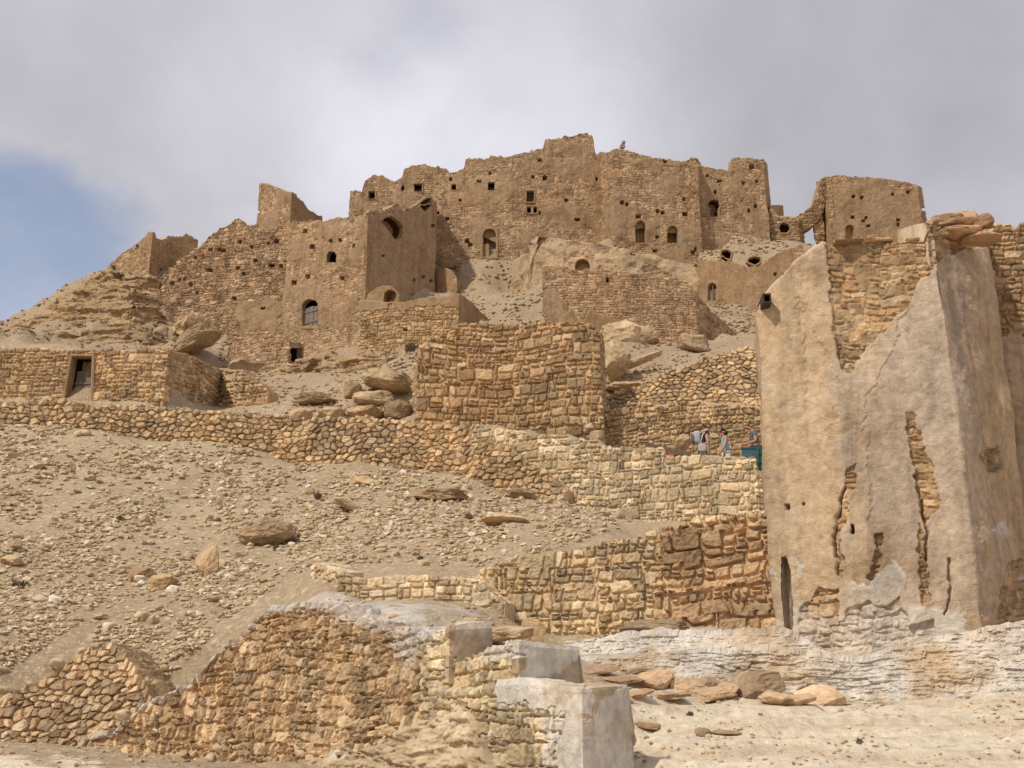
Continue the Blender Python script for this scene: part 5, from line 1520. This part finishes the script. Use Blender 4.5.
def person(label, px, d, H, face, lean, arms, shirt, trousers, hair, sleeve=.55, longhair=False, stride=.12):
    k = H / 1.75
    x0 = float(xat(px, 452, d))
    root = empty('person', (x0, d, PATH_Z)); tag(root, label, 'person', 'people walking on the path')
    cl, sl_ = math.cos(lean), math.sin(lean)

    def up(f, s, z):        # upper body leans about the pelvis
        dz = z - .95
        f, z = f * cl + dz * sl_, .95 + dz * cl - f * sl_
        return np.array((f * face, s, z)) * k

    def lo(f, s, z):
        return np.array((f * face, s, z)) * k
    V, E, R = [], [], []

    def add(p, r, frm=None):
        V.append(p); R.append(r * k if not isinstance(r, tuple) else (r[0] * k, r[1] * k))
        if frm is not None:
            E.append((frm, len(V) - 1))
        return len(V) - 1
    pel = add(lo(0, 0, .95), .13)
    sp = add(up(.01, 0, 1.12), .12, pel); ch = add(up(.0, 0, 1.32), .135, sp); nb = add(up(.0, 0, 1.46), .075, ch)
    nk = add(up(.02, 0, 1.53), .052, nb); jaw = add(up(.045, 0, 1.585), .07, nk); hd = add(up(.03, 0, 1.655), .088, jaw); ht = add(up(.015, 0, 1.715), .06, hd)
    add(up(.135, 0, 1.625), .014, jaw)          # nose
    for s in (-1, 1):
        add(up(.01, s * .095, 1.63), .014, hd)  # ears
    joints = {}
    for s in (-1, 1):
        sh = add(up(0, s * .18, 1.41), .065, ch)
        el, wr = arms[0 if s < 0 else 1]
        e = add(up(*el), .044, sh); w = add(up(*wr), .03, e)
        v = V[w] - V[e]; v = v / np.linalg.norm(v)
        side = np.cross(v, np.array((0, 1, 0))); side /= max(np.linalg.norm(side), 1e-6)
        pm_ = add(V[w] + v * .07 * k, .034, w)
        for q, L in ((-.032, .075), (-.011, .088), (.011, .085), (.032, .068)):
            a = add(V[pm_] + (v * .045 + np.array((0, q, 0)) * .8) * k, .010, pm_)
            add(V[a] + (v * L * .6 + side * -.015) * k, .008, a)
        t1 = add(V[w] + (v * .045 + side * .04) * k, .012, w); add(V[t1] + (v * .04 + side * .012) * k, .009, t1)
        joints[s] = (sh, e, w)
        hp = add(lo(0, s * .095, .9), .088, pel); kn = add(lo(.03 + s * stride * .5, s * .1, .5), .056, hp)
        an = add(lo(s * stride - .03, s * .1, .09), .04, kn); add(lo(s * stride + .13, s * .11, .035), .036, an)
        joints[(s, 'leg')] = (hp, kn, an)
    body = skin_mesh('body', V, E, R, 'skin', root)
    # shirt
    a = [V[pel] + np.array((0, 0, .02 * k)), V[sp], V[ch], V[nb] - np.array((0, 0, .02 * k))]; r = [.150 * k, .142 * k, .155 * k, .085 * k]; e = [(0, 1), (1, 2), (2, 3)]
    for s in (-1, 1):
        sh, el, w = joints[s]
        b0 = len(a)
        a += [V[sh], V[sh] + (V[el] - V[sh]) * sleeve]; r += [.083 * k, .062 * k]; e += [(2, b0), (b0, b0 + 1)]
    skin_mesh('shirt', a, e, r, shirt, root)
    a = [V[pel]]; r = [.148 * k]; e = []
    for s in (-1, 1):
        hp, kn, an = joints[(s, 'leg')]
        b0 = len(a); a += [V[hp], V[kn], V[an]]; r += [.108 * k, .078 * k, .062 * k]; e += [(0, b0), (b0, b0 + 1), (b0 + 1, b0 + 2)]
    skin_mesh('trousers', a, e, r, trousers, root)
    a = [up(-.015, 0, 1.70), up(-.045, 0, 1.66), up(-.05, 0, 1.60)]; r = [.088 * k, .082 * k, .06 * k]; e = [(0, 1), (1, 2)]
    a.append(up(.05, 0, 1.735)); r.append(.05 * k); e.append((0, 3))
    if longhair:
        a += [up(-.07, 0, 1.60), up(-.07, 0, 1.53), up(-.02, -.07, 1.66), up(-.02, .07, 1.66)]; r += [.085 * k, .05 * k, .07 * k, .07 * k]; e += [(1, 4), (4, 5), (1, 6), (1, 7)]
    skin_mesh('hair', a, e, r, hair, root)
    for s in (-1, 1):
        p, f = rock_shape(1, 1, 0, 1, 0)
        eye = mk('eye', p * .022 * k + (up(.108, s * .034, 1.648) + np.array((x0, d, PATH_Z))), [f], M['shade_and_eye_black'], root)
    return root, up, k, x0


def rbox(name, c, dims, mat, parent, yaw=0., loc=None, p=4.0):
    v, f = ICO[3]
    q = np.sign(v) * np.abs(v) ** (2 / p)
    n = (np.abs(v) ** p).sum(1) ** (1 / p)
    q = v / n[:, None] * np.array(dims) / 2
    return mk(name, rotz(q, yaw) + np.array(c), [f], M[mat], parent, loc=loc)


def tube(name, pl, r, mat, parent, m=8):
    pl = [np.array(p, float) for p in pl]; VV = []
    for i, p in enumerate(pl):
        t = pl[min(i + 1, len(pl) - 1)] - pl[max(i - 1, 0)]; t /= np.linalg.norm(t)
        u = np.cross(t, (0, 0, 1.)); u = u / np.linalg.norm(u) if np.linalg.norm(u) > 1e-3 else np.array((1., 0, 0)); w = np.cross(t, u)
        for k in range(m):
            a = 2 * math.pi * k / m; VV.append(p + (u * math.cos(a) + w * math.sin(a)) * r)
    FF = [(i * m + k, i * m + (k + 1) % m, (i + 1) * m + (k + 1) % m, (i + 1) * m + k) for i in range(len(pl) - 1) for k in range(m)]
    return mk(name, VV, [np.array(FF), np.arange(m)[::-1], np.arange(m) + (len(pl) - 1) * m], M[mat], parent)


p1, up1, k1, x1 = person('man in a dark brown T-shirt and pale shorts walking towards the plastered house', 702.5, 30.7, 1.76, 1, .24, [((.06, -.25, 1.18), (.12, -.24, .95)), ((-.02, .25, 1.17), (.1, .24, .98))], 'brown_shirt', 'beige_cloth', 'brown_hair')
p2, up2, k2, x2 = person('dark-haired woman in a sleeveless blue and white top between the two men', 727, 30.7, 1.55, -1, .12, [((.08, -.23, 1.16), (.26, -.2, .98)), ((.0, .24, 1.16), (.14, .24, .95))], 'blue_cloth', 'white_cloth', 'dark_hair', sleeve=.05, longhair=True)
p3, up3, k3, x3 = person('grey-haired man in a grey T-shirt bending his arm beside the teal gate', 757, 30.6, 1.74, -1, .16, [((.04, -.25, 1.15), (.27, -.18, 1.12)), ((.02, .25, 1.15), (.2, .2, 1.08))], 'grey_shirt', 'grey_shirt', 'grey_hair')


def W_(up, x, p):
    return up(*p) + np.array((x, 30.7, PATH_Z))


bp = empty('backpack', tuple(W_(up1, x1, (-.24, 0, 1.05))))
tag(bp, 'white and grey backpack on the back of the man in the dark brown T-shirt', 'backpack')
rbox('bag', W_(up1, x1, (-.22, 0, 1.25)), (.2, .27, .38), 'pack_cloth', bp)
rbox('pocket', W_(up1, x1, (-.32, 0, 1.18)), (.09, .24, .24), 'grey_shirt', bp)
for s in (-1, 1):
    tube('strap', [W_(up1, x1, q) for q in ((-.15, s * .12, 1.44), (-.02, s * .13, 1.515), (.13, s * .13, 1.42), (.17, s * .14, 1.26), (.02, s * .165, 1.1), (-.15, s * .13, 1.06))], .016, 'white_cloth', bp)
sb = empty('shoulder_bag', tuple(W_(up1, x1, (.02, -.3, .82))))
tag(sb, 'white bag hanging at the hip of the man in the dark brown T-shirt', 'bag')
rbox('bag', W_(up1, x1, (-.04, -.24, .93)), (.24, .1, .22), 'pack_cloth', sb)
tube('strap', [W_(up1, x1, q) for q in ((-.12, -.24, 1.05), (-.1, -.2, 1.3), (-.02, -.1, 1.53), (.08, .0, 1.49), (.12, -.12, 1.3), (.08, -.23, 1.05))], .014, 'white_cloth', sb)
# teal gate, beam, red cloth
def board(nm, px0, py0, px1, py1, d, th, mat, parent, skew=0.):
    c = []
    for dd in (0, th):
        for px, py in ((px0, py1), (px1, py1 + skew), (px1, py0 + skew), (px0, py0)):
            c.append((float(xat(px, py, d)), d + dd, float(zat(py, d))))
    return mk(nm, c, [np.array([(0, 1, 2, 3), (4, 7, 6, 5), (0, 4, 5, 1), (1, 5, 6, 2), (2, 6, 7, 3), (3, 7, 4, 0)])], M[mat], parent, smooth=False)


gt = empty('metal_gate', (float(xat(764, 472, 29.2)), 29.2, float(zat(472, 29.2))))
tag(gt, 'teal painted metal gate closing the end of the pale path wall', 'gate')
board('leaf', 758, 447.5, 775, 471.5, 29.25, .04, 'teal_paint', gt)
board('top_rail', 741, 447, 759, 448.6, 29.72, .05, 'teal_paint', gt)
board('side_panel', 741.5, 448.8, 758.5, 460, 29.74, .03, 'blue_paint', gt)
board('post', 757, 446.5, 758.8, 472, 29.2, .07, 'teal_paint', gt)
for y_ in (452, 461):
    board('rail', 759, y_, 775, y_ + 1.5, 29.21, .03, 'teal_paint', gt)
bm = mk('wooden_beam', *(lambda P: (P, [np.array([(0, 1, 2, 3), (4, 7, 6, 5), (0, 4, 5, 1), (1, 5, 6, 2), (2, 6, 7, 3), (3, 7, 4, 0)])]))(
    [(float(xat(px, py, d)), d, float(zat(py, d))) for d in (30.2, 30.5) for px, py in ((645, 446.5), (691, 458), (691, 452.5), (645, 442))]), M['plank_wood'], smooth=False)
tag(bm, 'dark weathered wooden beam leaning on the pale path wall', 'beam')
rock('red_cloth', 'red cloth lying behind the wall under the dark wooden beam', 677, 458, 26, 10, cat='cloth', mat='red_cloth', d=30.9, seed=350, rough=.2, depth=.5, facets=6)
# water spout of the plastered house
sx, sy, sz = float(xat(768, 301, 14.95)), 14.95, float(zat(301, 14.95))
sp_ = []
for i, (r_, yy) in enumerate(((.075, .4), (.075, -.12), (.05, -.12), (.05, .38))):
    for a_, b_ in ((-1, -1), (1, -1), (1, 1), (-1, 1)):
        sp_.append((sx + a_ * r_ * .8 - .04 * (yy < 0), sy + yy, sz + b_ * r_))
mk('water_spout', sp_, [np.array([(i * 4 + k, i * 4 + (k + 1) % 4, i * 4 + 4 + (k + 1) % 4, i * 4 + 4 + k) for i in range(3) for k in range(4)]), np.array((12, 13, 14, 15))], M['iron_pipe'], HW.root, smooth=False)
# ------------------------------------------------------------------ sky, sun, camera
wld = bpy.data.worlds.new('World'); SC.world = wld; wld.use_nodes = True
nt = wld.node_tree; nt.nodes.clear()
SUN_EL, SUN_AZ = 48., 228.          # degrees; azimuth clockwise from +Y
out = nt.nodes.new('ShaderNodeOutputWorld')
sky = nt.nodes.new('ShaderNodeTexSky'); sky.sky_type = 'NISHITA'; sky.sun_disc = False
sky.sun_elevation = math.radians(SUN_EL); sky.sun_rotation = math.radians(SUN_AZ)
sky.altitude = 500; sky.dust_density = 2.2; sky.air_density = 1.; sky.ozone_density = 1.5
bg1 = nt.nodes.new('ShaderNodeBackground'); bg1.inputs[1].default_value = .15
nt.links.new(sky.outputs[0], bg1.inputs[0])
tc = nt.nodes.new('ShaderNodeTexCoord')
d_ = tc.outputs['Generated']


def vmath(op, a, b=None):
    n = nt.nodes.new('ShaderNodeVectorMath'); n.operation = op
    for s, v in ((n.inputs[0], a), (n.inputs[1], b)):
        if v is None:
            continue
        if isinstance(v, tuple):
            s.default_value = v
        else:
            nt.links.new(v, s)
    return n


def fmath(op, a, b=None, c=None):
    n = nt.nodes.new('ShaderNodeMath'); n.operation = op
    for s, v in zip(n.inputs, (a, b, c)):
        if v is None:
            continue
        if isinstance(v, (int, float)):
            s.default_value = v
        else:
            nt.links.new(v, s)
    return n.outputs[0]


sep = nt.nodes.new('ShaderNodeSeparateXYZ'); nt.links.new(d_, sep.inputs[0])
den = fmath('ADD', fmath('MAXIMUM', sep.outputs[2], 0.0), .35)
cb = nt.nodes.new('ShaderNodeCombineXYZ')
nt.links.new(fmath('DIVIDE', sep.outputs[0], den), cb.inputs[0]); nt.links.new(fmath('DIVIDE', sep.outputs[1], den), cb.inputs[1])
cv = cb.outputs[0]
n1 = noise(nt, cv, 1.7, 7, .52, .25)
n2 = noise(nt, cv, 3.6, 6, .55, .2)
n3 = noise(nt, cv, .9, 4, .5)


def gapmask(px, py, r0, r1):
    cx, cy = (px - 512) / F, (384 - py) / F
    v = Vector((cx, CT - cy * ST, ST + cy * CT)).normalized()
    dist = vmath('DISTANCE', d_, tuple(v)).outputs['Value']
    wob_ = fmath('ADD', dist, fmath('MULTIPLY', fmath('SUBTRACT', n2, .5), .16))
    mr = nt.nodes.new('ShaderNodeMapRange'); mr.interpolation_type = 'SMOOTHSTEP'
    mr.inputs[1].default_value = r0; mr.inputs[2].default_value = r1; mr.inputs[3].default_value = 1; mr.inputs[4].default_value = 0
    nt.links.new(wob_, mr.inputs[0])
    return mr.outputs[0]


gap = fmath('MAXIMUM', gapmask(35, 235, .05, .10), fmath('MULTIPLY', gapmask(-30, 310, .05, .13), 1.0))
gap = fmath('MAXIMUM', gap, fmath('MULTIPLY', gapmask(432, 22, .0, .06), .35))
gap = fmath('MAXIMUM', gap, fmath('MULTIPLY', gapmask(395, 72, .0, .05), .3))
gap = fmath('MULTIPLY', gap, ramp(nt, n1, [(.40, 1.), (.72, .25)]))
cloud = fmath('SUBTRACT', 1.0, fmath('MULTIPLY', gap, .82))
cc = ramp(nt, n3, [(.30, (.47, .46, .505)), (.5, (.56, .548, .595)), (.68, (.65, .64, .69))])
cc = mix(nt, 1.0, cc, ramp(nt, n1, [(.3, .84), (.5, 1.0), (.7, 1.18)]), 'MULTIPLY')
n5 = noise(nt, d_, 3.4, 7, .52, .15)
cc = mix(nt, 1.0, cc, ramp(nt, n5, [(.32, .88), (.5, 1.03), (.66, 1.2)]), 'MULTIPLY')
cc = mix(nt, gapmask(330, 150, .02, .28), cc, mix(nt, 1.0, cc, (1.2, 1.2, 1.2), 'MULTIPLY'))
cc = mix(nt, gapmask(900, 60, .0, .30), cc, mix(nt, 1.0, cc, (.82, .82, .83), 'MULTIPLY'))
bg2 = nt.nodes.new('ShaderNodeBackground'); bg2.inputs[1].default_value = 1.05
nt.links.new(cc, bg2.inputs[0])
ms = nt.nodes.new('ShaderNodeMixShader')
nt.links.new(cloud, ms.inputs[0]); nt.links.new(bg1.outputs[0], ms.inputs[1]); nt.links.new(bg2.outputs[0], ms.inputs[2])
nt.links.new(ms.outputs[0], out.inputs[0])

sl = bpy.data.lights.new('sun', 'SUN'); sl.energy = 3.3; sl.angle = math.radians(2); sl.color = (1.0, .94, .82)
so = bpy.data.objects.new('sun', sl); COL.objects.link(so)
az, el = math.radians(SUN_AZ), math.radians(SUN_EL)
sd = Vector((math.sin(az) * math.cos(el), math.cos(az) * math.cos(el), math.sin(el)))
so.rotation_euler = (-sd).to_track_quat('-Z', 'Y').to_euler(); so.location = (-30, -20, 80)

cam = bpy.data.cameras.new('camera'); co = bpy.data.objects.new('camera', cam); COL.objects.link(co)
cam.sensor_width = 36; cam.lens = 36 * F / 1024; cam.clip_end = 8000; cam.clip_start = .1
co.location = (0, 0, CZ); co.rotation_euler = (math.radians(90) + TH, 0, 0)
SC.camera = co
SC.view_settings.view_transform = 'Standard'; SC.view_settings.look = 'None'
SC.view_settings.exposure = 0; SC.view_settings.gamma = 1
SC.view_settings.use_curve_mapping = False
